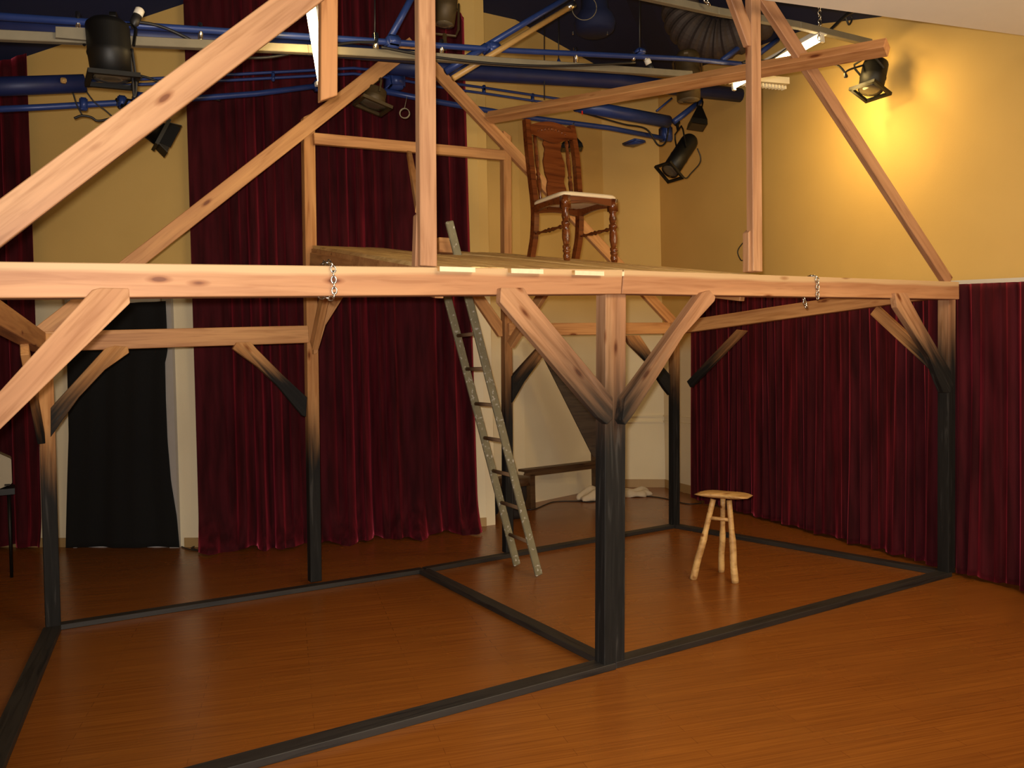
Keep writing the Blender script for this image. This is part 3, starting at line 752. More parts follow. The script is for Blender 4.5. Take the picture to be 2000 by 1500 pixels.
# ================================================================ STOOL
st = thing('wooden_stool', (2.0, 1.13, 0), 'pale three-legged stool with a half-log seat under the loft frame', 'stool')
fl_, fr_, fb_ = flo(1354, 1131), flo(1436, 1138), flo(1409, 1117)
tl_, tr_, tb_ = at(1393, 975, 1, 1.12), at(1424, 977, 1, 1.0), at(1412, 974, 1, 1.16)
for a, b, r in ((fl_, tl_, .030), (fr_, tr_, .030), (fb_, tb_, .027)):
    bm = bmesh.new(); mid = a.lerp(b, .45)+RT*.003
    add_tube(bm, spline([a, a.lerp(b, .25)-RT*.003, mid, b], 6), [r*1.05]*4+[r]*10+[r*.8]*5, 12); finish(bm, 'leg', 'stool', st, Matrix(), True)
bm = bmesh.new(); add_tube(bm, [tl_.lerp(fl_, .23), tr_.lerp(fr_, .24)], .016, 10); finish(bm, 'stretcher', 'stool', st, Matrix(), True)
s0, s1 = at(1362, 963, 1, 1.26), at(1465, 971, 1, .86); sd = (s1-s0); sl = sd.length; sd.normalize(); sw = sd.cross(NZ).normalized()
bm = bmesh.new(); n = 12; rings = []
for k in range(13):
    t = k/12; wv = .12+.012*math.sin(t*9)-.03*abs(2*t-1)**6; th = .046*(1-.85*abs(2*t-1)**3)
    c = s0+sd*(sl*t); ring_ = [bm.verts.new(c+sw*(wv*x)+Vector((0, 0, z*th))) for x, z in ((-1, .25), (-.9, .45), (0, .5), (.9, .45), (1, .25), (.8, -.2), (.45, -.48), (0, -.62), (-.45, -.48), (-.8, -.2))]
    rings.append(ring_)
for r0, r1 in zip(rings, rings[1:]):
    for k in range(10): bm.faces.new((r0[k], r0[(k+1) % 10], r1[(k+1) % 10], r1[k]))
bm.faces.new(rings[0][::-1]); bm.faces.new(rings[-1])
finish(bm, 'seat', 'stool', st, Matrix(), True)

# ================================================================ BENCH, PLANK, CLOTHS IN THE ALCOVE
b0, b1 = at(1012, 916, 2, .52), at(1160, 899, 2, .52); bd = (b1-b0).normalized(); bn = Vector((bd.y, -bd.x, 0)); bn = bn if bn.dot(CAMP-b0) > 0 else -bn
bench = thing('bench', (b0.x, b0.y, 0), 'low dark wooden bench along the alcove wall behind the ladder', 'bench')
bm = bmesh.new(); add_poly_prism(bm, [b0, b1+bd*.1, b1+bd*.1+bn*.16, b0+bn*.16], Vector((0, 0, -.03)))
finish(bm, 'bench_top', 'bench', bench, Matrix())
bm = bmesh.new(); add_poly_prism(bm, [b0+bn*.13+Vector((0, 0, -.032)), b1+bd*.1+bn*.13+Vector((0, 0, -.032)), b1+bd*.1+bn*.15+Vector((0, 0, -.032)), b0+bn*.15+Vector((0, 0, -.032))], Vector((0, 0, -.06)))
finish(bm, 'apron', 'bench', bench, Matrix())
for p in (b0+bd*.12, b1-bd*.02):
    bm = bmesh.new(); add_box(bm, Vector((p.x, p.y, .225))+bn*.08, bd*.04, bn*.07, Vector((0, 0, .225))); finish(bm, 'leg', 'bench', bench, Matrix())
bm = bmesh.new(); add_box(bm, b1-bd*.01+bn*.04+Vector((0, 0, .07)), bd*.045, bn*.04, Vector((0, 0, .09))); finish(bm, 'end_block', 'bench', bench, Matrix())
# dark upturned stool / drum behind the ladder
dq = flo(1003, 1012)
drum = thing('dark_tub', (dq.x, dq.y, 0), 'dark round tub with thick rim behind the foot of the ladder', 'tub')
bm = bmesh.new(); add_lathe(bm, dq+Vector((0, 0, .01)), NZ, [(0, .10), (.05, .13), (.25, .17), (.42, .17)], 24); finish(bm, 'tub_body', 'rubber', drum, Matrix(), True)
bm = bmesh.new(); add_lathe(bm, dq+Vector((0, 0, .41)), NZ, [(0, .17), (.005, .215), (.09, .22), (.10, .19), (.105, .0)], 24); finish(bm, 'rim', 'bench', drum, Matrix(), True)
# sheet of white card with a round dark hole, standing by the column
cq = flo(956, 1005)
card = thing('paper_sheet', (cq.x, cq.y, .2), 'white pointed sheet hanging beside the pale wall column', 'sheet')
ca, cb, cc_, cd_ = [at(u, v, 1, 4.75) for u, v in ((947, 945), (972, 935), (955, 975), (968, 990))]
bm = bmesh.new(); P_ = [at(u, v, 1, 4.75) for u, v in ((948, 934), (974, 932), (966, 950), (956, 976), (947, 948))]
add_poly_prism(bm, P_, Vector((0, .012, 0))); finish(bm, 'sheet', 'cream_cloth', card, Matrix())
bm = bmesh.new(); add_lathe(bm, at(950, 943, 1, 4.745), NY, [(0, .036), (.012, .036)], 16); finish(bm, 'dark_disc', 'rubber', card, Matrix())
# folded dark bag
bm = bmesh.new(); P_ = [at(u, v, 1, 4.9) for u, v in ((958, 958), (972, 952), (976, 985), (972, 998), (958, 1000), (951, 985))]
mz = min(p.z for p in P_)-.003; P_ = [p-Vector((0, 0, mz)) for p in P_]; add_poly_prism(bm, P_, Vector((.02, .10, 0))); bmesh.ops.bevel(bm, geom=bm.edges[:], offset=.02, segments=2, affect='EDGES')
o = finish(bm, 'dark_bag', 'rubber', None, None, True); tag(o, 'dark slumped bag on the floor beside the pale wall column', 'bag')
# wide dark plank leaning behind the front post
def PL(u, v, y): return at(u, v, 1, y)
P_ = [PL(1040, 654, 4.9), PL(1060, 650, 4.88), PL(1172, 800, 4.7), PL(1172, 897, 4.6), PL(1159, 892, 4.62)]
bm = bmesh.new(); add_poly_prism(bm, P_, Vector((.02, .05, 0)))
tag(finish(bm, 'leaning_board', 'plank'), 'wide dark board leaning in the alcove behind the front post', 'board')
# bundles of cream cloth
def bundle(c, lx, ly, h, rz, label, seed):
    rnd = random.Random(seed); bm = bmesh.new(); bmesh.ops.create_icosphere(bm, subdivisions=4, radius=1)
    for v in bm.verts:
        x, y, z = v.co; a = math.atan2(y, x)
        r = 1+.10*math.sin(3*a+seed)+.07*math.sin(7*a+2*z+seed)+.05*math.sin(11*x+seed)+.04*math.cos(13*y)
        zz = max(z, -.25)*(.8+.25*math.sin(5*x+seed)+.2*math.sin(6*y+2*x))
        v.co = Vector((x*r*lx, y*r*ly, (zz+.25)*h))
    o = finish(bm, 'cloth_bundle', 'cream_cloth', None, Matrix.Translation(c) @ Matrix.Rotation(rz, 4, 'Z'), True)
    tag(o, label, 'cloth')
c1_ = flo(1160, 975); bundle(c1_+Vector((0, 0, .003)), .30, .15, .13, .15, 'crumpled cream cloth on the floor by the bench leg', 2)
c2_ = flo(1240, 969); bundle(c2_+Vector((0, 0, .003)), .25, .13, .10, -.3, 'smaller crumpled cream cloth on the floor between the front post and back corner post', 5)

# ================================================================ LEFT EDGE: beige box on a dark stand
bx0, bx1 = at(-60, 900, 1, 5.0), at(22, 900, 1, 5.0)
zt, zb = at(10, 893, 1, 5.0).z, at(10, 954, 1, 5.0).z
box = thing('beige_amplifier', (bx1.x-.2, 5.0, zb), 'beige box with a dark slot on a black stand at the left edge', 'amplifier')
bm = bmesh.new(); P_ = [Vector((bx1.x-.5, 5.0, zt+.04)), Vector((bx1.x-.10, 5.0, zt+.04)), Vector((bx1.x, 5.0, zt-.02)), Vector((bx1.x+.0, 5.0, zb+.04)), Vector((bx1.x-.10, 5.0, zb)), Vector((bx1.x-.5, 5.0, zb))]
add_poly_prism(bm, P_, Vector((0, .3, 0))); bmesh.ops.bevel(bm, geom=bm.edges[:], offset=.006, segments=2, affect='EDGES'); finish(bm, 'case', 'beige_box', box, Matrix())
sl_ = at(14, 947, 1, 4.995)
bm = bmesh.new(); add_box(bm, sl_+Vector((-.0, -.001, 0)), Vector((.022, 0, 0)), Vector((0, .004, 0)), Vector((0, 0, .008))); finish(bm, 'slot', 'rubber', box, Matrix())
stn = thing('amplifier_stand', (bx1.x-.25, 5.1, 0), 'black stand on thin legs carrying the beige box', 'stand')
bm = bmesh.new(); add_box(bm, Vector((bx1.x-.25, 5.14, zb-.03)), Vector((.27, 0, 0)), Vector((0, .17, 0)), Vector((0, 0, .028))); finish(bm, 'stand_top', 'black_metal', stn, Matrix())
for sx, sy in ((-.46, 5.02), (-.03, 5.02), (-.46, 5.26), (-.03, 5.26)):
    bm = bmesh.new(); add_tube(bm, [(bx1.x+sx, sy, 0), (bx1.x+sx, sy, zb-.055)], .014, 8); finish(bm, 'leg', 'black_metal', stn, Matrix(), True)

# ================================================================ FLOOR CABLES
def cable(pts, r, label, cat='cable', mat='cable'):
    bm = bmesh.new(); add_tube(bm, spline(pts, 8), r, 8); return tag(finish(bm, 'cable', mat, smooth=True), label, cat)
def fz(u, v, z=.008): p = flo(u, v); return Vector((p.x, p.y, z))
cable([fz(1022, 996), fz(1042, 996), fz(1062, 988), fz(1078, 982), fz(1100, 980), fz(1130, 980), fz(1160, 981), fz(1200, 968), fz(1260, 970), fz(1300, 975), fz(1340, 985), fz(1370, 984)], .007, 'thin black cable lying along the alcove baseboard')
cable([fz(355, 1069), fz(372, 1075), fz(392, 1076), fz(402, 1070), fz(388, 1067), fz(374, 1072), fz(398, 1077), fz(412, 1079)], .006, 'loop of black cable on the floor at the left edge of the tall curtain')

# ================================================================ RIGGING
def pipe(name, pts, r, mat, label, cat, parts=(), n=12):
    P_ = [at(u, v, 1, y) for u, v, y in pts]
    root = thing(name, P_[0], label, cat)
    bm = bmesh.new(); add_tube(bm, P_, r, n); finish(bm, 'tube' if parts else 'tube', mat, root, Matrix(), True)
    for (nm, u, v, y, rr, hh_, mt) in parts:
        c = at(u, v, 1, y); bm = bmesh.new()
        add_box(bm, c, Vector((rr, 0, 0)), Vector((0, rr*1.3, 0)), Vector((0, 0, hh_))); bmesh.ops.bevel(bm, geom=bm.edges[:], offset=rr*.3, segments=2, affect='EDGES')
        finish(bm, nm, mt, root, Matrix(), True)
    return root
y1 = 2.0
pipe('lighting_pipe', [(-60, 28, y1), (370, 57, y1), (740, 81, y1), (1000, 99, y1), (1340, 115, y1), (1460, 126, y1), (1490, 129, y1)], .024, 'blue',
     'long blue lighting pipe crossing the whole rig below the ceiling', 'pipe',
     [('pipe_clamp', 152, 40, y1, .014, .055, 'steel'), ('pipe_clamp', 391, 62, y1, .014, .06, 'steel'), ('pipe_clamp', 733, 84, y1, .02, .075, 'steel'), ('pipe_clamp', 862, 92, y1, .014, .06, 'steel'), ('pipe_clamp', 1124, 108, y1, .014, .07, 'steel'),
      ('coupler', 765, 84, y1, .055, .045, 'blue'), ('coupler', 960, 96, y1, .06, .042, 'blue'), ('coupler', 1248, 102, y1, .045, .025, 'blue'), ('u_bolt', 1237, 110, y1, .012, .04, 'steel'), ('u_bolt', 1260, 111, y1, .012, .04, 'steel')])
def strut(pts, h, label):
    P_ = [at(u, v, 1, y) for u, v, y in pts]
    root = thing('cable_tray', P_[0], label, 'cable tray')
    for a, b in zip(P_, P_[1:]):
        timber('tray_section', a, b, h, .05, NY, 'strut', root, bev=.004)
    return root
tr = strut([(-60, 67, 1.8), (600, 97, 1.8), (850, 112, 1.8), (1350, 146, 1.8)], .058, 'pale metal cable tray hung just below the long blue lighting pipe')
cv = [at(u, v, 1, 1.79) for u, v in ((108, 57), (180, 60), (180, 84), (108, 78))]
bm = bmesh.new(); add_poly_prism(bm, cv, Vector((0, -.045, 0))); finish(bm, 'junction_cover', 'strut', tr, Matrix())
strut([(1180, -25, 1.0), (1400, 23, 1.0), (1560, 50, 1.0), (1700, 84, 1.0)], .06, 'pale metal cable tray in the upper right behind the crossed rafters')
tr2_roots = None
# wide ducts and conduits
pipe('ventilation_duct', [(-80, 172, 3.7), (166, 163, 3.7)], .075, 'blue_duct', 'blue square-ended duct at the upper left, below the large black spotlight', 'duct', [('dirt_mark', 124, 158, 3.615, .022, .02, 'pole')])
pipe('ventilation_duct', [(760, 128, 3.35), (900, 140, 3.35), (1200, 158, 3.35), (1496, 192, 3.35)], .085, 'blue_duct', 'long blue duct crossing behind the collar beam towards the right wall', 'duct')
pipe('ventilation_duct', [(-60, 48, 2.6), (380, 76, 2.6), (820, 112, 2.6)], .06, 'blue_duct', 'dark blue duct directly behind the pale cable tray on the left', 'duct')
pipe('ventilation_duct', [(1125, 205, 3.6), (1305, 238, 3.6)], .075, 'blue', 'short blue duct above the carved chair, ending by the black spotlights', 'duct')
pl = [(-60, 216, 3.7), (90, 209, 3.7), (280, 198, 3.7), (370, 193, 3.7), (500, 183, 3.7), (635, 166, 3.7)]
pipe('lighting_pipe', pl, .026, 'blue', 'lower blue lighting pipe at the left with cables draped over it', 'pipe',
     [('coupler', 163, 204, 3.7, .03, .05, 'blue'), ('coupler', 238, 200, 3.7, .035, .05, 'blue'), ('coupler', 274, 193, 3.7, .06, .04, 'blue'), ('coupler', 623, 168, 3.7, .05, .05, 'blue')])
pipe('lighting_pipe', [(750, 178, 3.8), (850, 198, 3.8), (930, 212, 3.8), (1050, 232, 3.8), (1190, 250, 3.8), (1310, 273, 3.8)], .030, 'blue', 'lower blue lighting pipe passing behind the top of the carved chair', 'pipe',
     [('coupler', 770, 160, 3.8, .085, .085, 'blue'), ('coupler', 1300, 262, 3.8, .06, .09, 'blue'), ('stub', 1238, 279, 3.8, .10, .022, 'blue')])
for dv, nm in ((0, 'upper'), (11, 'lower')):
    pipe('conduit', [(170, 157+dv, 3.75), (250, 156+dv*.9, 3.75), (370, 150+dv, 3.75), (520, 142+dv, 3.75), (690, 133+dv, 3.75), (742, 138+dv, 3.75), (870, 161+dv, 3.75), (950, 172+dv, 3.75), (1130, 199+dv, 3.75), (1200, 214+dv, 3.75)], .0135, 'blue', nm+' of the two thin blue conduits running side by side across the rig', 'conduit',
         [('saddle', u, v+dv*.5, 3.75, .014, .03, 'blue') for u, v in ((533, 147), (945, 172), (1040, 188))])
def rod(a, b, r, label, name='hanger_rod', mat='blue', cat='rod'):
    bm = bmesh.new(); add_tube(bm, [at(*a[:2], 1, a[2]), at(*b[:2], 1, b[2])], r, 10); return tag(finish(bm, name, mat, smooth=True), label, cat)
rod((762, 74, 2.0), (812, -20, 2.0), .026, 'short blue pipe rising left of the upper post from the long pipe', 'brace_pipe', cat='pipe')
rod((870, 140, 2.1), (950, 90, 2.0), .03, 'blue pipe below the long pipe beside the wooden pole', 'brace_pipe', cat='pipe')
rod((950, 90, 2.0), (1120, -12, 2.0), .026, 'slanting blue pipe beside the wooden pole at the top centre', 'brace_pipe', cat='pipe')
p_ = thing('wooden_pole', at(885, 153, 1, 1.9), 'slanting varnished wooden pole hung under the blue pipe at the top centre', 'pole')
bm = bmesh.new(); add_tube(bm, [at(885, 153, 1, 1.9), at(1112, 14, 1, 1.9)], .024, 12); finish(bm, 'shaft', 'pole', p_, Matrix(), True)
bm = bmesh.new(); add_tube(bm, [at(1108, 16, 1, 1.9), at(1121, 8, 1, 1.9)], .030, 12); finish(bm, 'ferrule', 'steel', p_, Matrix(), True)
rod((1410, 118, 2.6), (1462, 78, 2.6), .03, 'blue pipe behind the right upper post, left of it', 'brace_pipe', cat='pipe')
rod((1478, 108, 2.6), (1524, 74, 2.6), .03, 'bright blue pipe just right of the right upper post', 'brace_pipe', cat='pipe')
rod((1316, 238, 3.4), (1368, 198, 3.4), .035, 'blue arm holding the small flood light by the right corner', 'brace_pipe', cat='pipe')
rod((1282, 217, 3.5), (1312, 192, 3.5), .012, 'thin blue brace at the end of the short duct', 'brace_pipe', cat='pipe')
for (u, v0, v1_, y, lb) in ((732, -30, 80, 2.0, 'thin hanger rod left of the left upper post'), (1249, -40, 100, 2.0, 'thin hanger rod above the plug on the long pipe'), (1063, 20, 195, 3.3, 'thin dark rod left of the two rods under the long pipe'), (1091, 30, 118, 3.3, 'thin dark rod with a small bell end above the chair')):
    rod((u, v0, y), (u, v1_, y), .006, lb, 'hanger_rod', 'cable')
bm = bmesh.new(); add_lathe(bm, at(1091, 114, 1, 3.3), -NZ, [(0, .008), (.03, .02), (.055, .045), (.06, .0)], 14); tag(finish(bm, 'rod_bell', 'blue', smooth=True), 'small blue bell-shaped cap below a thin rod above the chair', 'cap')
# cables on the rig
def rig_cable(pts, r, label, mat='cable'): 
    bm = bmesh.new(); add_tube(bm, spline([at(u, v, 1, y) for u, v, y in pts], 8), r, 8); return tag(finish(bm, 'cable', mat, smooth=True), label, 'cable')
rig_cable([(745, 92, 1.72), (800, 103, 1.72), (860, 113, 1.72), (960, 124, 1.72), (1060, 129, 1.72), (1150, 127, 1.72), (1240, 122, 1.72)], .011, 'black cable lying along the pale cable tray in the centre')
rig_cable([(262, 42, 1.95), (300, 48, 1.95), (340, 62, 1.95), (400, 92, 1.95), (440, 110, 1.95), (520, 112, 1.9), (600, 98, 1.9), (680, 84, 1.95), (735, 82, 1.97)], .011, 'black cable swagging behind the big left rafter')
rig_cable([(262, 145, 3.71), (290, 152, 3.71), (320, 164, 3.71), (360, 180, 3.71), (430, 196, 3.71)], .010, 'black cable running down behind the big rafter from the left spotlight')
rig_cable([(145, 231, 3.6), (160, 226, 3.6), (178, 229, 3.6), (190, 236, 3.6), (210, 233, 3.6), (228, 227, 3.6)], .010, 'loose cable end hanging under the lower left blue pipe')
rig_cable([(142, 180, 3.6), (150, 205, 3.6), (160, 224, 3.6)], .006, 'thin cable hanging from the left duct')
rig_cable([(168, 178, 3.6), (185, 200, 3.6), (205, 215, 3.6), (222, 230, 3.6)], .006, 'thin cable slanting from the left duct end')
rig_cable([(1130, 218, 3.7), (1180, 232, 3.7), (1220, 243, 3.7), (1262, 252, 3.7), (1285, 283, 3.7), (1300, 278, 3.7), (1306, 250, 3.7)], .011, 'black cable looping at the right end of the lower blue pipe')
rig_cable([(1512, 25, 1.2), (1525, 60, 1.2), (1545, 85, 1.2), (1530, 100, 1.2), (1500, 118, 1.2), (1470, 116, 1.2), (1450, 122, 1.2)], .010, 'black cable curling behind the right rafter')
rig_cable([(1622, 124, .95), (1640, 130, .95), (1654, 148, .95), (1650, 150, .95), (1655, 138, .95), (1690, 126, .95)], .009, 'twisted cable left of the spotlight in front of the bright wall')
rig_cable([(1453, 472, 3.0), (1443, 485, 3.0), (1441, 495, 3.0), (1447, 508, 3.0), (1452, 508, 3.0)], .007, 'small loop of cable at the foot of the right upper post')
rig_cable([(1618, 62, 1.0), (1650, 32, 1.0), (1670, 20, 1.0)], .016, 'thick dark cable below the white soffit')
rig_cable([(1650, 28, 1.0), (1658, 48, 1.0), (1664, 36, 1.0), (1658, 26, 1.0)], .009, 'small cable loop hanging below the white soffit')
# cable ring hanging in front of the curtain
rc = at(790, 221, 1, 2.6); bm = bmesh.new()
for q_ in range(3): add_tube(bm, [rc+RT*(.042*math.cos(t*math.pi/12)+.001*q_)+UP*(.042*math.sin(t*math.pi/12))+FW*(.006*q_) for t in range(25)], .004, 6)
add_tube(bm, [rc+UP*.042, at(795, 188, 1, 2.6)], .002, 6)
tag(finish(bm, 'tape_ring', 'strut', smooth=True), 'small pale ring hanging in front of the tall curtain', 'ring')
# plugs
for u, v, y, rz, lb in ((268, 32, 1.95, .4, 'white plug on the long pipe near the big left spotlight'), (1268, 127, 1.95, -.6, 'white plug below the long pipe near the flexible duct')):
    c = at(u, v, 1, y); r_ = thing('cable_plug', c, lb, 'plug')
    bm = bmesh.new(); add_lathe(bm, c, Vector((rz, 0, 1)), [(0, .012), (.01, .03), (.05, .03), (.06, .02)], 14); finish(bm, 'plug_cap', 'white', r_, Matrix(), True)
    bm = bmesh.new(); add_lathe(bm, c, -Vector((rz, 0, 1)), [(-.01, .028), (.05, .03), (.07, .018), (.09, .008)], 14); finish(bm, 'plug_body', 'cable', r_, Matrix(), True)
# flexible ribbed duct
P_ = [at(u, v, 1, y) for u, v, y in ((1338, -60, 3.3), (1330, 20, 3.2), (1352, 62, 3.05), (1400, 78, 2.85), (1455, 58, 2.6), (1520, 5, 2.4), (1560, -60, 2.3))]
sp_ = spline(P_, 12); bm = bmesh.new()
rs = [.215+.012*(1 if (k % 4) < 2 else -1) for k in range(len(sp_))]
add_tube(bm, sp_, rs, 28); o = finish(bm, 'flexible_duct', 'flex')
tag(o, 'fat ribbed flexible duct curving below the ceiling at the upper right', 'duct')
# blue bell-shaped housing
bh = thing('house_lamp', at(1155, 80, 1, 3.3), 'dark blue bell-shaped lamp housing under the ceiling, top centre', 'lamp')
bm = bmesh.new(); add_lathe(bm, at(1160, -30, 1, 3.3), -NZ, [(0, .14), (.28, .15), (.34, .20), (.42, .23), (.5, .21), (.53, .17)], 28); finish(bm, 'housing', 'navy', bh, Matrix(), True)
bm = bmesh.new(); c = at(1141, 15, 1, 3.05); add_tube(bm, [c+RT*(.13*math.cos(t*math.pi/16))+UP*(.13*math.sin(t*math.pi/16)) for t in range(33)], .005, 6); finish(bm, 'wire_guard', 'strut', bh, Matrix(), True)
bm = bmesh.new(); 
for u in (1119, 1186): add_lathe(bm, at(u, 62, 1, 3.1), -NZ, [(0, .008), (.03, .008)], 8)
finish(bm, 'bolt', 'steel', bh, Matrix())

# ---------------------------------------------------------------- stage lights
def stage_light(label, rear, front, r0, r1, mat='black_metal', frame_sq=None, yoke=None, name='stage_light', cable_pts=None, barn=None, ribs=True):
    """can from rear (closed cap) to front (lens); yoke = point it hangs from"""
    rear = Vector(rear); front = Vector(front); d = front-rear; Ln = d.length; d.normalize()
    root = thing(name, rear, label, 'stage light')
    bm = bmesh.new()
    add_lathe(bm, rear, d, [(0, r0*.35), (Ln*.04, r0*.75), (Ln*.10, r0*.95), (Ln*.16, r0), (Ln*.55, r0*1.0), (Ln*.60, r0*1.04), (Ln*.64, r0), (Ln, r1)], 24)
    finish(bm, 'housing', mat, root, Matrix(), True)
    dd_, s, t = frame_of(d)
    bm = bmesh.new(); add_lathe(bm, front, d, [(-.005, r1*.9), (.004, r1*.9), (.012, r1*.4)], 24); finish(bm, 'lens', 'glass_warm', root, Matrix(), True)
    if frame_sq:
        bm = bmesh.new(); q = frame_sq
        for (a, b, e1_, e2_) in ((s, t, q, .012), (-s, t, q, .012), (t, s, q, .012), (-t, s, q, .012)):
            add_box(bm, front+d*.012+a*(q-.012), a*.014, b*q, d*.014)
        finish(bm, 'colour_frame', mat, root, Matrix())
    if yoke is not None:
        yk = Vector(yoke); mid = rear.lerp(front, .45); ax = (yk-mid).cross(d)
        if ax.length < 1e-3: ax = s
        ax.normalize(); bm = bmesh.new(); toy = (yk-mid).normalized(); h = (yk-mid).length*.75; rr = r0*1.12
        pts = [mid+ax*rr, mid+ax*rr+toy*h*.8, mid+ax*rr*.8+toy*h, mid-ax*rr*.8+toy*h, mid-ax*rr+toy*h*.8, mid-ax*rr]
        add_tube(bm, pts, .010, 6); finish(bm, 'yoke', mat, root, Matrix())
        bm = bmesh.new(); add_tube(bm, [mid+toy*h, yk+toy*.03], .018, 8); add_lathe(bm, yk-ax*.02, ax, [(0, .035), (.04, .035)], 12); finish(bm, 'clamp', mat, root, Matrix())
    if barn:
        for a, b in ((s, t), (-s, t), (t, s), (-t, s)):
            bm = bmesh.new(); c0 = front+d*.02+a*r1*1.0; e = (a*.35+d).normalized()
            add_box(bm, c0+e*barn/2, b*r1*.95, e*barn/2, (e.cross(b)).normalized()*.003); finish(bm, 'barn_door', mat, root, Matrix())
    if cable_pts:
        bm = bmesh.new(); add_tube(bm, spline(cable_pts, 8), .008, 8); finish(bm, 'power_cable', 'cable', root, Matrix(), True)
    return root
G = lambda u, v, y: at(u, v, 1, y)
# large one, upper left
stage_light('large black spotlight hanging at the upper left', G(208, 36, 1.75), G(219, 152, 1.75), .128, .12, yoke=G(222, 34, 1.95), frame_sq=.145, barn=None,
            cable_pts=[G(238, 70, 1.7), G(252, 100, 1.7), G(258, 140, 1.7), G(262, 190, 1.7), G(266, 160, 1.7), G(258, 95, 1.7)])
# flood partly behind the big rafter
def flood(label, apex, mouth_c, wd, ht, mat, hang, mouth_dir=None, name='flood_light'):
    apex = Vector(apex); mc = Vector(mouth_c); d = (mc-apex); Ln = d.length; d.normalize(); _, s, t = frame_of(d, FW)
    root = thing(name, apex, label, 'stage light'); bm = bmesh.new(); rings = []
    for k, (a, f) in enumerate(((0, .22), (.12, .34), (.75, .92), (1, 1.0))):
        c = apex+d*Ln*a; rings.append([bm.verts.new(c+s*(x*wd*f)+t*(y*ht*f)) for x, y in ((-1, -1), (1, -1), (1, 1), (-1, 1))])
    for r0, r1 in zip(rings, rings[1:]):
        for k in range(4): bm.faces.new((r0[k], r0[(k+1) % 4], r1[(k+1) % 4], r1[k]))
    bm.faces.new(rings[0][::-1]); bm.faces.new(rings[-1]); finish(bm, 'housing', mat, root, Matrix())
    bm = bmesh.new(); c = mc+d*.004; vs_ = [bm.verts.new(c+s*(x*wd*.85)+t*(y*ht*.85)) for x, y in ((-1, -1), (1, -1), (1, 1), (-1, 1))]; f = bm.faces.new(vs_)
    bmesh.ops.solidify(bm, geom=[f], thickness=.004); finish(bm, 'lens', 'glass_warm', root, Matrix())
    bm = bmesh.new(); hg = Vector(hang); add_tube(bm, [apex+s*wd*.3, apex.lerp(hg, .5)+s*.03, hg, apex.lerp(hg, .5)-s*.03, apex-s*wd*.3], .009, 6)
    add_lathe(bm, hg-s*.02, s, [(0, .03), (.04, .03)], 10); finish(bm, 'yoke', mat, root, Matrix())
    return root
stage_light('small black spotlight half hidden behind the big left rafter, pointing down right', G(235, 218, 3.5), G(312, 262, 3.5), .085, .10, yoke=G(232, 200, 3.7), frame_sq=.12, barn=.10)
stage_light('brownish spotlight in front of the tall curtain, right of the hanging strut', G(735, 172, 3.0), G(728, 204, 3.0), .10, .13, 'olive_metal', yoke=G(738, 150, 3.0), frame_sq=.14)
stage_light('dim hanging lamp beside the left upper post, top centre', G(872, -30, 2.3), G(868, 48, 2.3), .10, .085, 'olive_metal', yoke=G(868, 90, 2.05))
flood('black pyramid flood light behind the back of the carved chair', G(1115, 262, 3.7), G(1116, 292, 3.7), .125, .11, 'black_metal', G(1118, 243, 3.8))
flood('ribbed black flood light just above the tilted can light', G(1366, 208, 3.3), G(1361, 248, 3.3), .10, .12, 'black_metal', G(1370, 190, 3.4))
stage_light('black can light tilted down left against the right wall', G(1352, 268, 3.3), G(1308, 335, 3.3), .105, .105, yoke=G(1322, 240, 3.4), frame_sq=.135,
            cable_pts=[G(1362, 290, 3.25), G(1368, 306, 3.25), G(1366, 320, 3.25), G(1350, 338, 3.25), G(1340, 348, 3.25), G(1328, 340, 3.25)])
stage_light('large olive cylinder spotlight behind the purlin at the upper right', G(1342, 98, 2.4), G(1345, 196, 2.4), .125, .12, 'olive_metal', yoke=G(1340, 104, 2.05))
stage_light('black spotlight hanging in front of the bright yellow wall', G(1712, 118, .9), G(1700, 176, .9), .115, .110, yoke=G(1676, 108, .95), frame_sq=.135)
rt_ = thing('red_tag', at(1137, 219, 1, 3.5), 'tiny red tag hanging above the carved chair', 'tag')
bm = bmesh.new(); add_box(bm, at(1137, 220, 1, 3.5), Vector((.008, 0, 0)), Vector((0, .003, 0)), Vector((0, 0, .02))); M['red'] = plain('red_plastic', (.7, .02, .01), .4); finish(bm, 'tag_body', 'red', rt_, Matrix())
bm = bmesh.new(); add_tube(bm, [at(1137, 216, 1, 3.5), at(1137, 206, 1, 3.5)], .002, 6); finish(bm, 'tag_string', 'cable', rt_, Matrix())

# ---------------------------------------------------------------- work lights (fluorescent battens)
def batten(label, a, b, r, tubes=1, power=60, col=(1, .70, .32)):
    a = Vector(a); b = Vector(b); d = (b-a).normalized(); root = thing('fluorescent_lamp', a, label, 'lamp')
    bm = bmesh.new(); add_tube(bm, [a, b], r, 12); finish(bm, 'tube', 'tube', root, Matrix(), True)
    _, s, t = frame_of(d)
    bm = bmesh.new(); add_box(bm, a.lerp(b, .5)+t*(r+.035), d*((b-a).length/2+.04), s*.05, t*.022); finish(bm, 'batten', 'white', root, Matrix())
    for e in (a-d*.02, b+d*.02):
        bm = bmesh.new(); add_box(bm, e+t*.012, d*.012, s*.02, t*(r+.03)); finish(bm, 'lamp_holder', 'white', root, Matrix())
    return root
batten('glaring fluorescent tube behind the crossing of right rafter and purlin', at(1602, 77, 0, 3.3), at(1436, 168, 0, 3.3), .020)
batten('glaring fluorescent tube left of the hanging strut at the top', at(600, 0, 1, 1.4), at(626, 158, 1, 1.4), .020)
mid = at(1585, 118, 0, 3.32)
light('work_light', 'AREA', mid+Vector((.02, -.1, -.06)), 26, (1, .66, .22), .10, mid+Vector((.55, .10, -1)), .5)
light('spotlight_beam', 'POINT', at(1662, 215, 1, 1.05), 9, (1, .66, .20), .09)
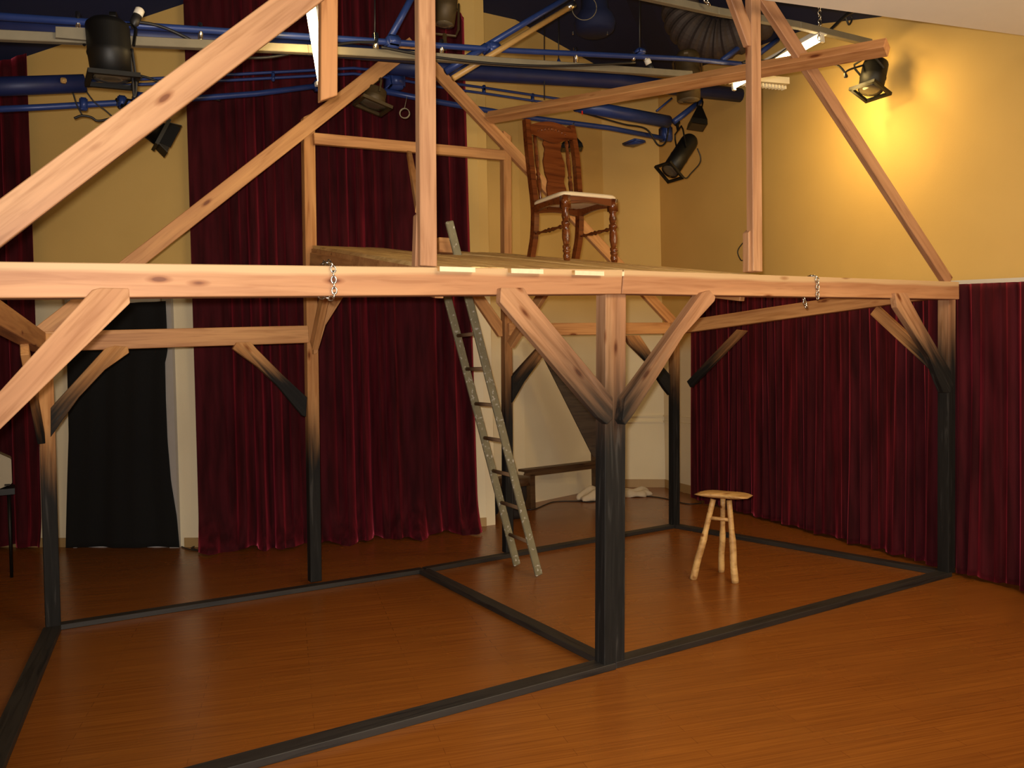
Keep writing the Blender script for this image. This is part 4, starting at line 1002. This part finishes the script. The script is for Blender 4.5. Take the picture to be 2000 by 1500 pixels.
light('work_light', 'POINT', at(622, 80, 1, 1.52), 13, (1, .68, .28), .08)
# reflector strip with a toothed edge under the right work light
ga, gb = at(1440, 152, 1, 2.2), at(1535, 160, 1, 2.2)
gr = thing('lamp_reflector', ga, 'white reflector strip with a toothed lower edge beside the right fluorescent tube', 'reflector')
bm = bmesh.new(); add_box(bm, ga.lerp(gb, .5), (gb-ga)/2, Vector((0, .05, 0)), Vector((0, 0, .035))); finish(bm, 'reflector_body', 'white', gr, Matrix())
ga2, gb2 = at(1392, 157, 1, 2.15), at(1531, 172, 1, 2.15); bm = bmesh.new()
for k in range(22):
    c = ga2.lerp(gb2, k/21); add_box(bm, c, Vector((.008, 0, 0)), Vector((0, .03, 0)), Vector((0, 0, .018)))
add_tube(bm, [ga2+Vector((0, 0, .018)), gb2+Vector((0, 0, .018))], .006, 6)
finish(bm, 'toothed_edge', 'white', gr, Matrix())
# ---------------------------------------------------------------- chains
def chain(pts, label, wire=.0045, ln=.034, wd=.012):
    P_ = spline(pts, 12); L_ = [0]
    for a, b in zip(P_, P_[1:]): L_.append(L_[-1]+(b-a).length)
    def pos(s):
        for i in range(len(P_)-1):
            if s <= L_[i+1]: return P_[i].lerp(P_[i+1], (s-L_[i])/max(L_[i+1]-L_[i], 1e-6)), (P_[i+1]-P_[i]).normalized()
        return P_[-1], (P_[-1]-P_[-2]).normalized()
    bm = bmesh.new(); s = ln/2; k = 0
    while s < L_[-1]:
        c, d = pos(s); _, a, b = frame_of(d, Vector((.3, .9, .1))); side = a if k % 2 else b
        add_tube(bm, [c+d*(ln/2*math.sin(t))*1.05+side*(wd*math.cos(t)) for t in [2*math.pi*q/14 for q in range(15)]], wire, 6, cap=False)
        s += ln*.78; k += 1
    return tag(finish(bm, 'chain', 'steel', smooth=True), label, 'chain')
chain([F(628, 516, .06), F(636, 514, .0), F(645, 513, -.05), F(650, 521, -.062), F(652, 550, -.062), F(652, 580, -.06), F(640, 582, -.03), F(626, 579, .0)], 'bright steel chain looped over the front beam, left of centre')
chain([F(1580, 541, .05), F(1586, 539, -.02), F(1595, 542, -.06), F(1597, 555, -.062), F(1597, 588, -.06)], 'steel chain looped over the front beam near its right end')
chain([F(1569, 580, -.03), F(1571, 588, -.03), F(1574, 598, -.03)], 'short end of steel chain hanging under the front beam at the right')
chain([at(1600, 10, 1, 1.0), at(1601, 40, 1, 1.0), at(1600, 76, 1, 1.0)], 'chain holding up the right fluorescent tube', .006, .05, .016)
chain([at(1372, -10, 1, .9), at(1378, 0, 1, .9), at(1384, 8, 1, .9)], 'short chain at the top edge above the flexible duct', .006, .04, .014)
